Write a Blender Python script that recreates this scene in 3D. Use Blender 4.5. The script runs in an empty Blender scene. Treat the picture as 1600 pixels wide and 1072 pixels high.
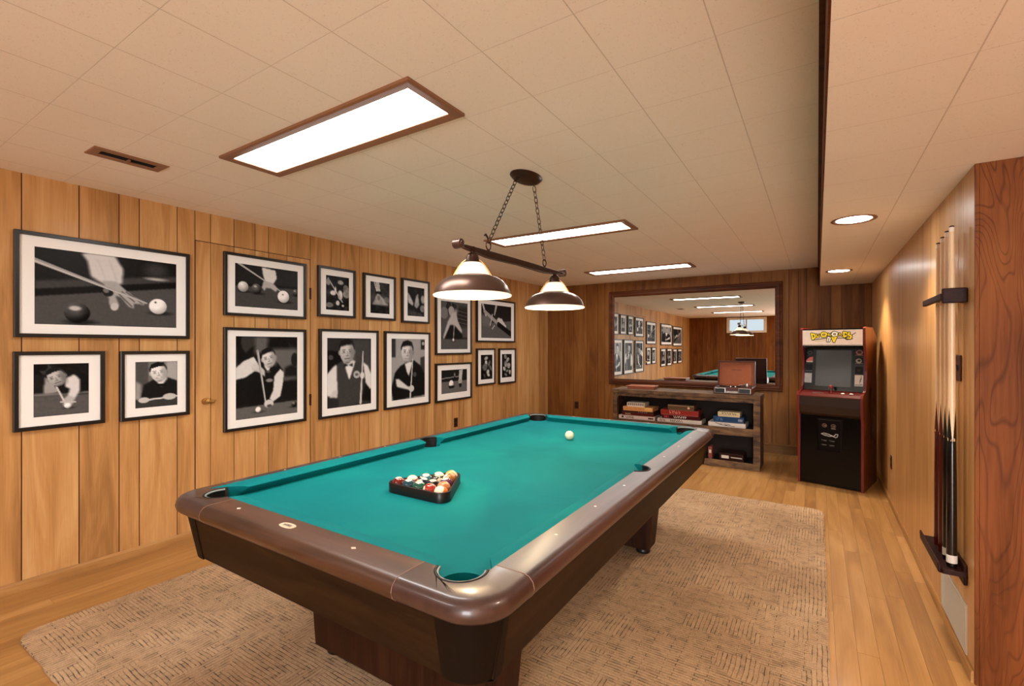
import bpy, math, random
import numpy as np
from mathutils import Vector, Matrix, Euler

sc = bpy.context.scene
C = sc.collection
R = math.radians
random.seed(7)

# ---------------------------------------------------------------- camera
cam_d = bpy.data.cameras.new('camera')
cam = bpy.data.objects.new('camera', cam_d)
C.objects.link(cam)
cam_d.sensor_fit = 'HORIZONTAL'
cam_d.sensor_width = 36.0
cam_d.lens = 744.15 / 1600 * 36.0
cam_d.shift_y = (540.9 - 536) / 1600
cam_d.clip_start = 0.05
cam.location = (0, 0, 1.4)
cam.rotation_euler = (R(90), 0, 0.5701)
sc.camera = cam

# ---------------------------------------------------------------- world, exposure
w = bpy.data.worlds.new('daylight')
sc.world = w
w.use_nodes = True
w.node_tree.nodes['Background'].inputs[0].default_value = (0.80, 0.90, 1.0, 1)
w.node_tree.nodes['Background'].inputs[1].default_value = 0.32
sc.view_settings.view_transform = 'Standard'
sc.view_settings.look = 'None'
sc.view_settings.gamma = 1
sc.view_settings.use_curve_mapping = False
sc.view_settings.exposure = 1.68
sc.cycles.max_bounces = 14
sc.cycles.diffuse_bounces = 10

PANEL_E = 8.0          # emission of the ceiling panels
DISC_E = 14.0          # emission of the recessed lamps
WARM = (1.0, 0.975, 0.94)

# fill lamp shining as daylight through an added glass door, unseen behind the camera
wl = bpy.data.lights.new('added_door_light', 'AREA')
wl.shape = 'RECTANGLE'
wl.size, wl.size_y = 1.5, 2.0
wl.energy = 74
wl.color = (0.93, 0.97, 1.0)
wlo = bpy.data.objects.new('added_door_light', wl)
C.objects.link(wlo)
wlo.location = (.95, -3.5 - .09, 1.05)
wlo.rotation_euler = (R(90), 0, 0)

# room (metres)
XL, XR, YB, YR = -3.8304, 0.5485, 7.1, -3.5
XF = 1.9               # far right wall of the near half of the room
YP = 2.70              # face of the pillar
CE, CS = 2.3915, 2.1532
XS = 0.02              # edge of the soffit


# ================================================================ helpers
def lin(c):
    c = c / 255.0
    return c / 12.92 if c <= 0.04045 else ((c + 0.055) / 1.055) ** 2.4


def hx(s):
    s = s.lstrip('#')
    return tuple(lin(int(s[i:i + 2], 16)) for i in (0, 2, 4)) + (1.0,)


class MB:
    """collects vertices and faces, becomes one mesh object"""
    def __init__(s):
        s.v, s.f, s.mi, s.cur = [], [], [], 0

    def add(s, vs, fs):
        n = len(s.v)
        s.v += [tuple(p) for p in vs]
        s.f += [tuple(n + i for i in f) for f in fs]
        s.mi += [s.cur] * len(fs)
        return s

    def box(s, x0, x1, y0, y1, z0, z1, M=None):
        vs = [(x, y, z) for z in (z0, z1) for y in (y0, y1) for x in (x0, x1)]
        if M is not None:
            vs = [M @ Vector(p) for p in vs]
        return s.add(vs, [(0, 2, 3, 1), (4, 5, 7, 6), (0, 1, 5, 4), (2, 6, 7, 3), (0, 4, 6, 2), (1, 3, 7, 5)])

    def lathe(s, prof, n=32, M=None, close=False):
        """prof: (r, z) from bottom to top"""
        M = M or Matrix()
        vs = []
        for r, z in prof:
            for k in range(n):
                a = 2 * math.pi * k / n
                vs.append(M @ Vector((r * math.cos(a), r * math.sin(a), z)))
        fs = []
        for i in range(len(prof) - 1):
            for k in range(n):
                k2 = (k + 1) % n
                fs.append((i * n + k, i * n + k2, (i + 1) * n + k2, (i + 1) * n + k))
        if close:
            i = len(prof) - 1
            for k in range(n):
                k2 = (k + 1) % n
                fs.append((i * n + k, i * n + k2, k2, k))
        else:
            if prof[0][0] > 1e-6:
                fs.append(tuple(range(n - 1, -1, -1)))
            if prof[-1][0] > 1e-6:
                fs.append(tuple(range((len(prof) - 1) * n, len(prof) * n)))
        return s.add(vs, fs)

    def cyl(s, p0, p1, r0, r1=None, n=16):
        r1 = r0 if r1 is None else r1
        p0, p1 = Vector(p0), Vector(p1)
        d = p1 - p0
        M = Matrix.Translation(p0) @ d.to_track_quat('Z', 'Y').to_matrix().to_4x4()
        return s.lathe([(r0, 0), (r1, d.length)], n, M)

    def tube(s, pts, r, n=8, closed=False):
        pts = [Vector(p) for p in pts]
        m = len(pts)
        rings = []
        up = Vector((0, 0, 1))
        for i, p in enumerate(pts):
            a = pts[(i - 1) % m] if (closed or i > 0) else p
            b = pts[(i + 1) % m] if (closed or i < m - 1) else p
            t = (b - a).normalized()
            u = t.cross(up)
            if u.length < 0.05:
                u = t.cross(Vector((1, 0, 0)))
            u.normalize()
            v = t.cross(u)
            rr = r[i] if isinstance(r, (list, tuple)) else r
            rings.append([p + rr * (math.cos(2 * math.pi * k / n) * u + math.sin(2 * math.pi * k / n) * v) for k in range(n)])
        vs = [q for ring in rings for q in ring]
        fs = []
        for i in range(m if closed else m - 1):
            j = (i + 1) % m
            for k in range(n):
                k2 = (k + 1) % n
                fs.append((i * n + k, i * n + k2, j * n + k2, j * n + k))
        if not closed:
            fs.append(tuple(range(n - 1, -1, -1)))
            fs.append(tuple(range((m - 1) * n, m * n)))
        return s.add(vs, fs)

    def prism(s, poly, a, b, fn=None):
        """poly 2D, extruded between a and b; fn(u, v, w) -> xyz"""
        fn = fn or (lambda u, v, q: (u, v, q))
        n = len(poly)
        vs = [fn(u, v, a) for u, v in poly] + [fn(u, v, b) for u, v in poly]
        fs = [tuple(range(n - 1, -1, -1)), tuple(range(n, 2 * n))]
        fs += [(i, (i + 1) % n, n + (i + 1) % n, n + i) for i in range(n)]
        return s.add(vs, fs)

    def loft(s, rings, caps=True, closed=False):
        """rings: equal-length closed cross-sections"""
        n = len(rings[0])
        vs = [p for r_ in rings for p in r_]
        fs = []
        m = len(rings)
        for i in range(m if closed else m - 1):
            j = (i + 1) % m
            for k in range(n):
                k2 = (k + 1) % n
                fs.append((i * n + k, i * n + k2, j * n + k2, j * n + k))
        if caps and not closed:
            fs.append(tuple(range(n - 1, -1, -1)))
            fs.append(tuple(range((m - 1) * n, m * n)))
        return s.add(vs, fs)

    def rect_frame(s, W, H, prof, fn):
        """moulding swept round a rectangle centred on 0; prof: (inset, depth); fn(a, b, d) -> xyz"""
        rings = []
        for sx, sy in ((-1, -1), (1, -1), (1, 1), (-1, 1)):
            rings.append([fn(sx * (W / 2 - i), sy * (H / 2 - i), d) for i, d in prof])
        return s.loft(rings, closed=True)

    def sphere(s, c, r, n=24, m=14):
        prof = [(max(1e-7, r * math.sin(math.pi * i / m)), -r * math.cos(math.pi * i / m)) for i in range(m + 1)]
        return s.lathe(prof, n, Matrix.Translation(Vector(c)))

    def mesh(s, name, mats, smooth=None):
        me = bpy.data.meshes.new(name)
        me.from_pydata(s.v, [], s.f)
        if not isinstance(mats, (list, tuple)):
            mats = [mats]
        for m in mats:
            me.materials.append(m)
        if len(mats) > 1:
            me.polygons.foreach_set('material_index', s.mi)
        import bmesh
        bm = bmesh.new()
        bm.from_mesh(me)
        bmesh.ops.recalc_face_normals(bm, faces=bm.faces)
        bm.to_mesh(me)
        bm.free()
        if smooth:
            me.shade_smooth()
            me.set_sharp_from_angle(angle=R(smooth))
        me.update()
        return me

    def build(s, name, mats, parent=None, bevel=0, smooth=None, seg=2, loc=None, rot=None):
        me = s.mesh(name, mats, smooth)
        o = bpy.data.objects.new(name, me)
        C.objects.link(o)
        if parent is not None:
            o.parent = parent
        if loc is not None:
            o.location = loc
        if rot is not None:
            o.rotation_euler = rot
        if bevel:
            b = o.modifiers.new('bevel', 'BEVEL')
            b.width = bevel
            b.segments = seg
            b.limit_method = 'ANGLE'
            b.angle_limit = R(35)
            b.harden_normals = False
        return o


def tag(o, label=None, cat=None, group=None, kind=None):
    if label:
        o['label'] = label
    if cat:
        o['category'] = cat
    if group:
        o['group'] = group
    if kind:
        o['kind'] = kind
    return o


def thing(name, label, cat, loc=(0, 0, 0), rot=(0, 0, 0), group=None):
    o = bpy.data.objects.new(name, None)
    C.objects.link(o)
    o.empty_display_size = 0.1
    o.location = loc
    o.rotation_euler = rot
    return tag(o, label, cat, group)


def kids(o):
    return [x for x in C.objects if x.parent == o]


def copy_tree(o, parent=None):
    c = o.copy()
    C.objects.link(c)
    if parent is not None:
        c.parent = parent
    for ch in kids(o):
        copy_tree(ch, c)
    return c


# ================================================================ materials
class NT:
    def __init__(s, name):
        s.m = bpy.data.materials.new(name)
        s.m.use_nodes = True
        s.t = s.m.node_tree
        s.n = s.t.nodes
        s.b = s.n['Principled BSDF']

    def node(s, typ, **kw):
        nd = s.n.new(typ)
        for k, v in kw.items():
            setattr(nd, k, v)
        return nd

    def link(s, a, b):
        s.t.links.new(a, b)

    def math(s, op, a, b=None, c=None):
        nd = s.node('ShaderNodeMath', operation=op)
        for i, x in enumerate((a, b, c)):
            if x is None:
                continue
            if isinstance(x, (int, float)):
                nd.inputs[i].default_value = x
            else:
                s.link(x, nd.inputs[i])
        return nd.outputs[0]

    def ramp(s, fac, stops):
        nd = s.node('ShaderNodeValToRGB')
        e = nd.color_ramp.elements
        while len(e) > 1:
            e.remove(e[-1])
        e[0].position, e[0].color = stops[0]
        for p, c in stops[1:]:
            x = e.new(p)
            x.color = c
        s.link(fac, nd.inputs[0])
        return nd.outputs[0]

    def mix(s, fac, a, b, mode='MIX'):
        nd = s.node('ShaderNodeMix', data_type='RGBA', blend_type=mode)
        for i, x in ((0, fac), (6, a), (7, b)):
            if isinstance(x, (int, float)):
                nd.inputs[i].default_value = x
            elif isinstance(x, tuple):
                nd.inputs[i].default_value = x
            else:
                s.link(x, nd.inputs[i])
        return nd.outputs[2]

    def bump(s, h, strength=0.2, dist=0.01):
        nd = s.node('ShaderNodeBump')
        nd.inputs['Strength'].default_value = strength
        nd.inputs['Distance'].default_value = dist
        s.link(h, nd.inputs['Height'])
        s.link(nd.outputs[0], s.b.inputs['Normal'])

    def coord(s, scale=(1, 1, 1), rot=(0, 0, 0), kind='Object', loc=(0, 0, 0)):
        tc = s.node('ShaderNodeTexCoord')
        mp = s.node('ShaderNodeMapping')
        mp.inputs['Scale'].default_value = scale
        mp.inputs['Rotation'].default_value = rot
        mp.inputs['Location'].default_value = loc
        s.link(tc.outputs[kind], mp.inputs[0])
        return mp.outputs[0]

    def noise(s, vec, scale=5, detail=4, dist=0, rough=0.5):
        nd = s.node('ShaderNodeTexNoise')
        nd.inputs['Scale'].default_value = scale
        nd.inputs['Detail'].default_value = detail
        nd.inputs['Distortion'].default_value = dist
        nd.inputs['Roughness'].default_value = rough
        if vec is not None:
            s.link(vec, nd.inputs[0])
        return nd.outputs[0]


def flat(name, col, rough=0.5, metal=0.0, emis=None, estr=0, coat=0, noise=0.0):
    t = NT(name)
    b = t.b
    c = hx(col) if isinstance(col, str) else col
    b.inputs['Base Color'].default_value = c
    b.inputs['Roughness'].default_value = rough
    b.inputs['Metallic'].default_value = metal
    if coat:
        b.inputs['Coat Weight'].default_value = coat
        b.inputs['Coat Roughness'].default_value = 0.15
    if noise:
        n = t.noise(t.coord(), 30, 3)
        d = tuple(x * (1 - noise) for x in c[:3]) + (1,)
        l = tuple(min(1, x * (1 + noise)) for x in c[:3]) + (1,)
        t.link(t.ramp(n, [(0.3, d), (0.7, l)]), b.inputs['Base Color'])
    if emis:
        b.inputs['Emission Color'].default_value = emis + (1,) if len(emis) == 3 else emis
        b.inputs['Emission Strength'].default_value = estr
    return t.m


def wood(name, dark, mid, light, axis='Z', rough=0.4, grain=1.0, island=0.0, coat=0.0, bump=0.08, fine=1.0, coatr=0.15, dist=1.2, spec=0.5):
    """long grain along one axis, tone varies per plank"""
    t = NT(name)
    st = {'X': (0.9, 9, 9), 'Y': (9, 0.9, 9), 'Z': (9, 9, 0.9)}[axis]
    st2 = {'X': (4, 160, 160), 'Y': (160, 4, 160), 'Z': (160, 160, 4)}[axis]
    vec = t.coord(tuple(x * grain for x in st))
    geo = t.node('ShaderNodeNewGeometry')
    if island:
        off = t.node('ShaderNodeVectorMath', operation='SCALE')
        cmb = t.node('ShaderNodeCombineXYZ')
        for i in range(3):
            t.link(geo.outputs['Random Per Island'], cmb.inputs[i])
        t.link(cmb.outputs[0], off.inputs[0])
        off.inputs['Scale'].default_value = 37.0
        ad = t.node('ShaderNodeVectorMath', operation='ADD')
        t.link(vec, ad.inputs[0])
        t.link(off.outputs[0], ad.inputs[1])
        vec = ad.outputs[0]
    n1 = t.noise(vec, 1.0, 5, dist, 0.55)
    n2 = t.noise(t.coord(tuple(x * fine for x in st2)), 1.0, 3, 0.2, 0.6)
    f = t.math('ADD', t.math('MULTIPLY', n1, 0.75), t.math('MULTIPLY', n2, 0.25))
    if island:
        f = t.math('ADD', f, t.math('MULTIPLY', t.math('SUBTRACT', geo.outputs['Random Per Island'], 0.5), island))
    col = t.ramp(f, [(0.30, hx(dark)), (0.50, hx(mid)), (0.70, hx(light))])
    t.link(col, t.b.inputs['Base Color'])
    t.b.inputs['Roughness'].default_value = rough
    if coat:
        t.b.inputs['Coat Weight'].default_value = coat
        t.b.inputs['Coat Roughness'].default_value = coatr
    t.b.inputs['Specular IOR Level'].default_value = spec
    t.bump(n2, bump, 0.002)
    return t.m


M = {}
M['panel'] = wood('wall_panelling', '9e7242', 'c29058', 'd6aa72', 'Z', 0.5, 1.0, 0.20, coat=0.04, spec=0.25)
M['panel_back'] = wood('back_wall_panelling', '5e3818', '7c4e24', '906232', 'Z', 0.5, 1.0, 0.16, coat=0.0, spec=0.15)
M['veneer'] = wood('right_wall_veneer', 'a87640', 'c08e56', 'd0a46e', 'Z', 0.4, 1.2, 0.14, coat=0.25, bump=0.04, coatr=0.25, dist=0.4)
M['groove'] = flat('groove', '521f0c', 0.8)
M['floorw'] = wood('oak_floor', '94683a', 'ae8048', 'c2945c', 'Y', 0.38, 1.0, 0.22, coat=0.25, bump=0.03)
M['baseboard'] = wood('baseboard_wood', '80562c', 'a87a46', 'c0945c', 'Y', 0.5, 1.0, 0, spec=.3)
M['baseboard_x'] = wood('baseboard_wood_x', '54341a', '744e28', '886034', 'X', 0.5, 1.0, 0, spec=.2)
M['walnut'] = wood('walnut_apron', '140a04', '251508', '34200e', 'X', 0.5, 1.2, 0, coat=0.03, bump=0.03, spec=0.12)
M['walnut_y'] = wood('walnut_apron_y', '140a04', '251508', '34200e', 'Y', 0.5, 1.2, 0, coat=0.03, bump=0.03, spec=0.12)
M['walnut_z'] = wood('walnut_leg', '1a0c05', '30180b', '42240f', 'Z', 0.5, 1.2, 0, coat=0.0, spec=0.15)
M['rail'] = wood('rail_top', '261310', '442824', '583a32', 'Y', 0.42, 1.0, 0, coat=0.45, bump=0.02, coatr=0.28)
M['rail_x'] = wood('rail_top_x', '301808', '50301e', '64402c', 'X', 0.45, 1.0, 0, coat=0.45, bump=0.02, coatr=0.28)
M['rail_c'] = flat('corner_casting', '422a24', 0.42, 0.1, coat=0.45, noise=0.2)
M['cap'] = flat('corner_cap', '120904', 0.5)
M['cap'].node_tree.nodes['Principled BSDF'].inputs['Specular IOR Level'].default_value = .12
M['black'] = flat('black_plastic', '0c0a09', 0.4)
M['rubber'] = flat('pocket_leather', '0b0908', 0.6)
M['liner'] = flat('pocket_rim', '8a9492', 0.35)
M['seam'] = flat('casting_seam', '8c6a58', 0.4)
M['sight'] = flat('pearl_sight', 'e8dccb', 0.3)
M['plate'] = flat('cream_plate', 'd9cdb8', 0.35)
M['platered'] = flat('plate_print', '7a3a2c', 0.5)
M['frameblk'] = flat('black_frame', '1a1411', 0.35)
M['mat'] = flat('white_mat', 'f6f6f4', 0.8)
M['framewd'] = wood('mirror_frame_wood', '32170a', '552a12', '6b3a1c', 'X', 0.5, 1.2, 0, coat=0.0, spec=.2)
M['fixture'] = flat('bronze_fixture', '8a5e40', 0.45, 0.1)
M['fixture_dk'] = flat('register_brown', '96694a', 0.5, 0.1)
M['dark'] = flat('duct_shade', '0a0503', 0.9)
M['slate'] = flat('table_underside', '1a0f08', 0.8)
M['bronze'] = flat('pendant_bronze', '644c42', 0.32, 0.7)
M['bronzed'] = flat('pendant_dark_metal', '3c2317', 0.4, 0.5)
M['brass'] = flat('brass', 'd8b070', 0.28, 0.9)
M['hinge'] = flat('hinge', '2c0d06', 0.4, 0.4)
M['outlet'] = flat('brown_outlet', '3a0f08', 0.4)
M['outletd'] = flat('outlet_slot', '0a0302', 0.6)
M['grille'] = flat('return_air_grille', 'c8bfae', 0.5, 0.3)
M['grilled'] = flat('grille_slot', '7d7466', 0.7)
M['white'] = flat('white_paint', 'f0f0ec', 0.4)
M['shaft'] = wood('cue_shaft', 'd0a67c', 'e2be94', 'eccfa8', 'Z', 0.4, 3, 0, coat=0.4)
M['cuebrown'] = flat('cue_butt_brown', '4c120a', 0.25, coat=0.5)
M['cueblack'] = flat('cue_butt_black', '0c0808', 0.2, coat=0.5)
M['cuering'] = flat('cue_ring', 'cfc6bd', 0.3)
M['ferrule'] = flat('cue_ferrule', 'e9d8c4', 0.4)
M['cuetip'] = flat('cue_tip', '4a2418', 0.8)
M['rackwd'] = wood('cue_rack_wood', '120504', '280d08', '38140b', 'Y', 0.5, 1.5, 0, coat=0.0, spec=0.15)
M['burg'] = flat('arcade_burgundy', '5a120f', 0.4, coat=0.3)
M['tmold'] = flat('arcade_edge_moulding', '6e1c18', 0.35)
M['arcblk'] = flat('arcade_black_laminate', '080403', 0.22, coat=0.0)
M['arcblk'].node_tree.nodes['Principled BSDF'].inputs['Specular IOR Level'].default_value = .25
M['arcbrn'] = flat('arcade_control_front', '2a170b', 0.35)
M['arcside'] = wood('arcade_side_reflection', '5a3018', '7c4824', '905a30', 'Z', 0.4, 1, 0)  # wood tone puts a reflection into the right side panel's colour
M['screen'] = flat('arcade_glass', '1b1613', 0.3, coat=0.25)
M['metalg'] = flat('grey_metal', '8a8681', 0.35, 0.7)
M['red'] = flat('joystick_red', '8c1a12', 0.3, coat=0.4)
M['silver'] = flat('silver', 'd9d4cd', 0.25, 0.8)
M['leather'] = flat('turntable_case', '4b1d12', 0.5, noise=0.1)
M['lining'] = flat('turntable_lining', '8f4a26', 0.7, noise=0.05)
M['tan'] = wood('tan_wooden_box', '7c3d22', '9c5636', 'b46c48', 'X', 0.45, 1.5, 0)


def mat_pillar():
    t = NT('cathedral_grain_board')
    v = t.coord((5.5, 5.5, 0.9))
    n = t.noise(v, 1.0, 2, 0.8, 0.4)
    lines = t.math('ABSOLUTE', t.math('SINE', t.math('MULTIPLY', n, 78.0)))
    ln = t.ramp(lines, [(0.0, (1, 1, 1, 1)), (0.5, (0, 0, 0, 1))])
    n2 = t.noise(t.coord((120, 120, 5)), 1.0, 3)
    f = t.math('ADD', t.math('MULTIPLY', t.noise(t.coord((1.5, 1.5, .5)), 2, 3, 1.0), .7), t.math('MULTIPLY', n2, .3))
    base = t.ramp(f, [(.3, hx('5c3012')), (.5, hx('7a4420')), (.7, hx('8c5428'))])
    mod = t.noise(t.coord((3, 3, 1)), 2, 2)
    c = t.mix(t.math('MULTIPLY', ln, t.math('MULTIPLY', mod, .95)), base, hx('381a0c'))
    t.link(c, t.b.inputs['Base Color'])
    t.b.inputs['Roughness'].default_value = .55
    t.b.inputs['Specular IOR Level'].default_value = .12
    return t.m


M['pillar'] = mat_pillar()


def mat_rustic():
    t = NT('rustic_reclaimed_wood')
    v = t.coord((2.5, 9, 9))
    n = t.noise(v, 1.2, 6, 1.5, 0.6)
    n2 = t.noise(t.coord((1, 1, 1)), 7, 3)
    f = t.math('ADD', t.math('MULTIPLY', n, 0.7), t.math('MULTIPLY', n2, 0.3))
    t.link(t.ramp(f, [(0.32, hx('24140a')), (0.45, hx('4c341f')), (0.56, hx('6e5236')), (0.7, hx('8a6a46'))]), t.b.inputs['Base Color'])
    t.b.inputs['Roughness'].default_value = 0.7
    t.bump(n, 0.4, 0.006)
    return t.m


M['rustic'] = mat_rustic()
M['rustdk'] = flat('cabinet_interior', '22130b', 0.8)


def mat_felt():
    t = NT('green_felt')
    v = t.coord((1, 1, 1))
    n = t.noise(v, 2.2, 3, 0.5)
    n2 = t.noise(v, 400, 2)
    f = t.math('ADD', t.math('MULTIPLY', n, 0.8), t.math('MULTIPLY', n2, 0.2))
    t.link(t.ramp(f, [(0.3, hx('006c74')), (0.5, hx('00787e')), (0.72, hx('048684'))]), t.b.inputs['Base Color'])
    t.b.inputs['Roughness'].default_value = 0.85
    t.b.inputs['Specular IOR Level'].default_value = 0.15
    t.bump(n2, 0.1, 0.001)
    return t.m


M['felt'] = mat_felt()


def mat_ceiling(name, ox, oy):
    """12 inch ceiling tiles: thin seams, faint fibre specks"""
    t = NT(name)
    tc = t.node('ShaderNodeTexCoord')
    sp = t.node('ShaderNodeSeparateXYZ')
    t.link(tc.outputs['Object'], sp.inputs[0])
    P = 0.338

    def seam(o, off, wd):
        f = t.math('FRACT', t.math('DIVIDE', t.math('SUBTRACT', o, off - 20 * P), P))
        d = t.math('MINIMUM', f, t.math('SUBTRACT', 1.0, f))
        nd = t.node('ShaderNodeMapRange')
        nd.inputs['From Min'].default_value = 0.0
        nd.inputs['From Max'].default_value = wd / P
        nd.inputs['To Min'].default_value = 1.0
        nd.inputs['To Max'].default_value = 0.0
        t.link(d, nd.inputs[0])
        return nd.outputs[0]
    sx = seam(sp.outputs[0], ox, 0.0028)
    sy = seam(sp.outputs[1], oy, 0.0020)
    s = t.math('MAXIMUM', sx, t.math('MULTIPLY', sy, 0.7))
    v = t.coord((1, 1, 1))
    sp1 = t.noise(v, 90, 3, 2.0, 0.7)
    spk = t.ramp(sp1, [(0.34, (1, 1, 1, 1)), (0.39, (0, 0, 0, 1))])
    big = t.noise(v, 1.5, 2)
    base = t.ramp(big, [(0.3, hx('f6ecdd')), (0.7, hx('faf1e3'))])
    c1 = t.mix(t.math('MULTIPLY', spk, 0.35), base, hx('b49270'))
    c2 = t.mix(t.math('MULTIPLY', s, 0.5), c1, hx('7c5a38'))
    t.link(c2, t.b.inputs['Base Color'])
    t.b.inputs['Roughness'].default_value = 0.75
    h = t.math('SUBTRACT', t.math('MULTIPLY', sp1, 0.15), s)
    t.bump(h, 0.35, 0.002)
    return t.m


M['ceil'] = mat_ceiling('ceiling_tile', -0.275, 0.62)
M['soffit'] = mat_ceiling('soffit_tile', 0.348, 1.33)


def mat_rug():
    """jute basket weave: short ribs that change direction in patches"""
    t = NT('jute_rug')

    def brick(rot, sc_, bw, rh):
        v = t.coord((1, 1, 1), (0, 0, rot))
        nz = t.noise(v, 3.0, 2)
        nz2 = t.node('ShaderNodeTexNoise')
        nz2.inputs['Scale'].default_value = 9
        t.link(v, nz2.inputs[0])
        sub = t.node('ShaderNodeVectorMath', operation='SUBTRACT')
        t.link(nz2.outputs[1], sub.inputs[0])
        sub.inputs[1].default_value = (0.5, 0.5, 0.5)
        scl = t.node('ShaderNodeVectorMath', operation='SCALE')
        t.link(sub.outputs[0], scl.inputs[0])
        scl.inputs['Scale'].default_value = 0.014
        ad = t.node('ShaderNodeVectorMath', operation='ADD')
        t.link(v, ad.inputs[0])
        t.link(scl.outputs[0], ad.inputs[1])
        b = t.node('ShaderNodeTexBrick')
        b.offset = 0.37
        b.inputs['Scale'].default_value = sc_
        b.inputs['Brick Width'].default_value = bw
        b.inputs['Row Height'].default_value = rh
        b.inputs['Mortar Size'].default_value = 0.0022
        b.inputs['Mortar Smooth'].default_value = 0.6
        b.inputs['Color1'].default_value = (1, 1, 1, 1)
        b.inputs['Color2'].default_value = (0.7, 0.7, 0.7, 1)
        b.inputs['Mortar'].default_value = (0, 0, 0, 1)
        t.link(ad.outputs[0], b.inputs[0])
        return b
    b1 = brick(0, 1.0, 0.13, 0.017)
    b2 = brick(R(90), 1.0, 0.19, 0.019)
    v = t.coord((1, 1, 1))
    pick = t.node('ShaderNodeTexVoronoi')
    pick.inputs['Scale'].default_value = 6.5
    pick.distance = 'CHEBYCHEV'
    t.link(v, pick.inputs[0])
    sel = t.math('GREATER_THAN', pick.outputs['Color'], 0.55)
    w_ = t.mix(sel, b1.outputs['Color'], b2.outputs['Color'])
    fine = t.noise(v, 260, 2)
    big = t.noise(v, 1.3, 3)
    tone = t.math('ADD', t.math('MULTIPLY', fine, 0.5), t.math('MULTIPLY', big, 0.5))
    base = t.ramp(tone, [(0.32, hx('8a7054')), (0.5, hx('bc9a76')), (0.68, hx('d8ba96'))])
    brk = t.noise(v, 22, 3)
    holes = t.ramp(brk, [(0.38, (0, 0, 0, 1)), (0.56, (1, 1, 1, 1))])
    dk = t.mix(1.0, base, w_, 'MULTIPLY')
    dk = t.mix(0.92, base, dk)
    col = t.mix(t.math('MULTIPLY', holes, 0.65), dk, base)
    t.link(col, t.b.inputs['Base Color'])
    t.b.inputs['Roughness'].default_value = 0.95
    t.bump(t.math('ADD', t.math('MULTIPLY', fine, 0.3), w_), 0.6, 0.004)
    return t.m


M['rug'] = mat_rug()


def mat_print(name='printed_picture', rough=0.35):
    t = NT(name)
    a = t.node('ShaderNodeVertexColor')
    a.layer_name = 'Col'
    t.link(a.outputs[0], t.b.inputs['Base Color'])
    t.b.inputs['Roughness'].default_value = rough
    t.b.inputs['Specular IOR Level'].default_value = .12
    return t.m


M['print'] = mat_print()
M['sign'] = mat_print('backlit_sign')
_n = M['sign'].node_tree
_n.links.new(_n.nodes['Color Attribute'].outputs[0], _n.nodes['Principled BSDF'].inputs['Emission Color'])
_n.nodes['Principled BSDF'].inputs['Emission Strength'].default_value = 0.10


def emit_mat(name, col, strength):
    m = bpy.data.materials.new(name)
    m.use_nodes = True
    n = m.node_tree.nodes
    n.clear()
    e = n.new('ShaderNodeEmission')
    e.inputs[0].default_value = tuple(col) + (1,)
    e.inputs[1].default_value = strength
    o = n.new('ShaderNodeOutputMaterial')
    m.node_tree.links.new(e.outputs[0], o.inputs[0])
    return m


M['diffuser'] = emit_mat('light_diffuser', WARM, PANEL_E)
M['disc'] = emit_mat('recessed_lamp', WARM, DISC_E)
M['bulb'] = emit_mat('bulb_glow', (1, .82, .6), 6)
t_ = NT('milk_glass_shade')
t_.b.inputs['Base Color'].default_value = hx('f4e6cc')
t_.b.inputs['Roughness'].default_value = 0.3
t_.b.inputs['Emission Color'].default_value = (1, .83, .60, 1)
t_.b.inputs['Emission Strength'].default_value = 0.30
M['glow'] = t_.m

t_ = NT('mirror_glass')
t_.b.inputs['Base Color'].default_value = (.80, .82, .80, 1)
t_.b.inputs['Metallic'].default_value = 1
t_.b.inputs['Roughness'].default_value = 0.0
M['mirror'] = t_.m

t_ = NT('window_glass')
t_.b.inputs['Base Color'].default_value = (1, 1, 1, 1)
t_.b.inputs['Roughness'].default_value = 0.02
t_.b.inputs['Transmission Weight'].default_value = 1
t_.b.inputs['IOR'].default_value = 1.02
M['glass'] = t_.m


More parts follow.
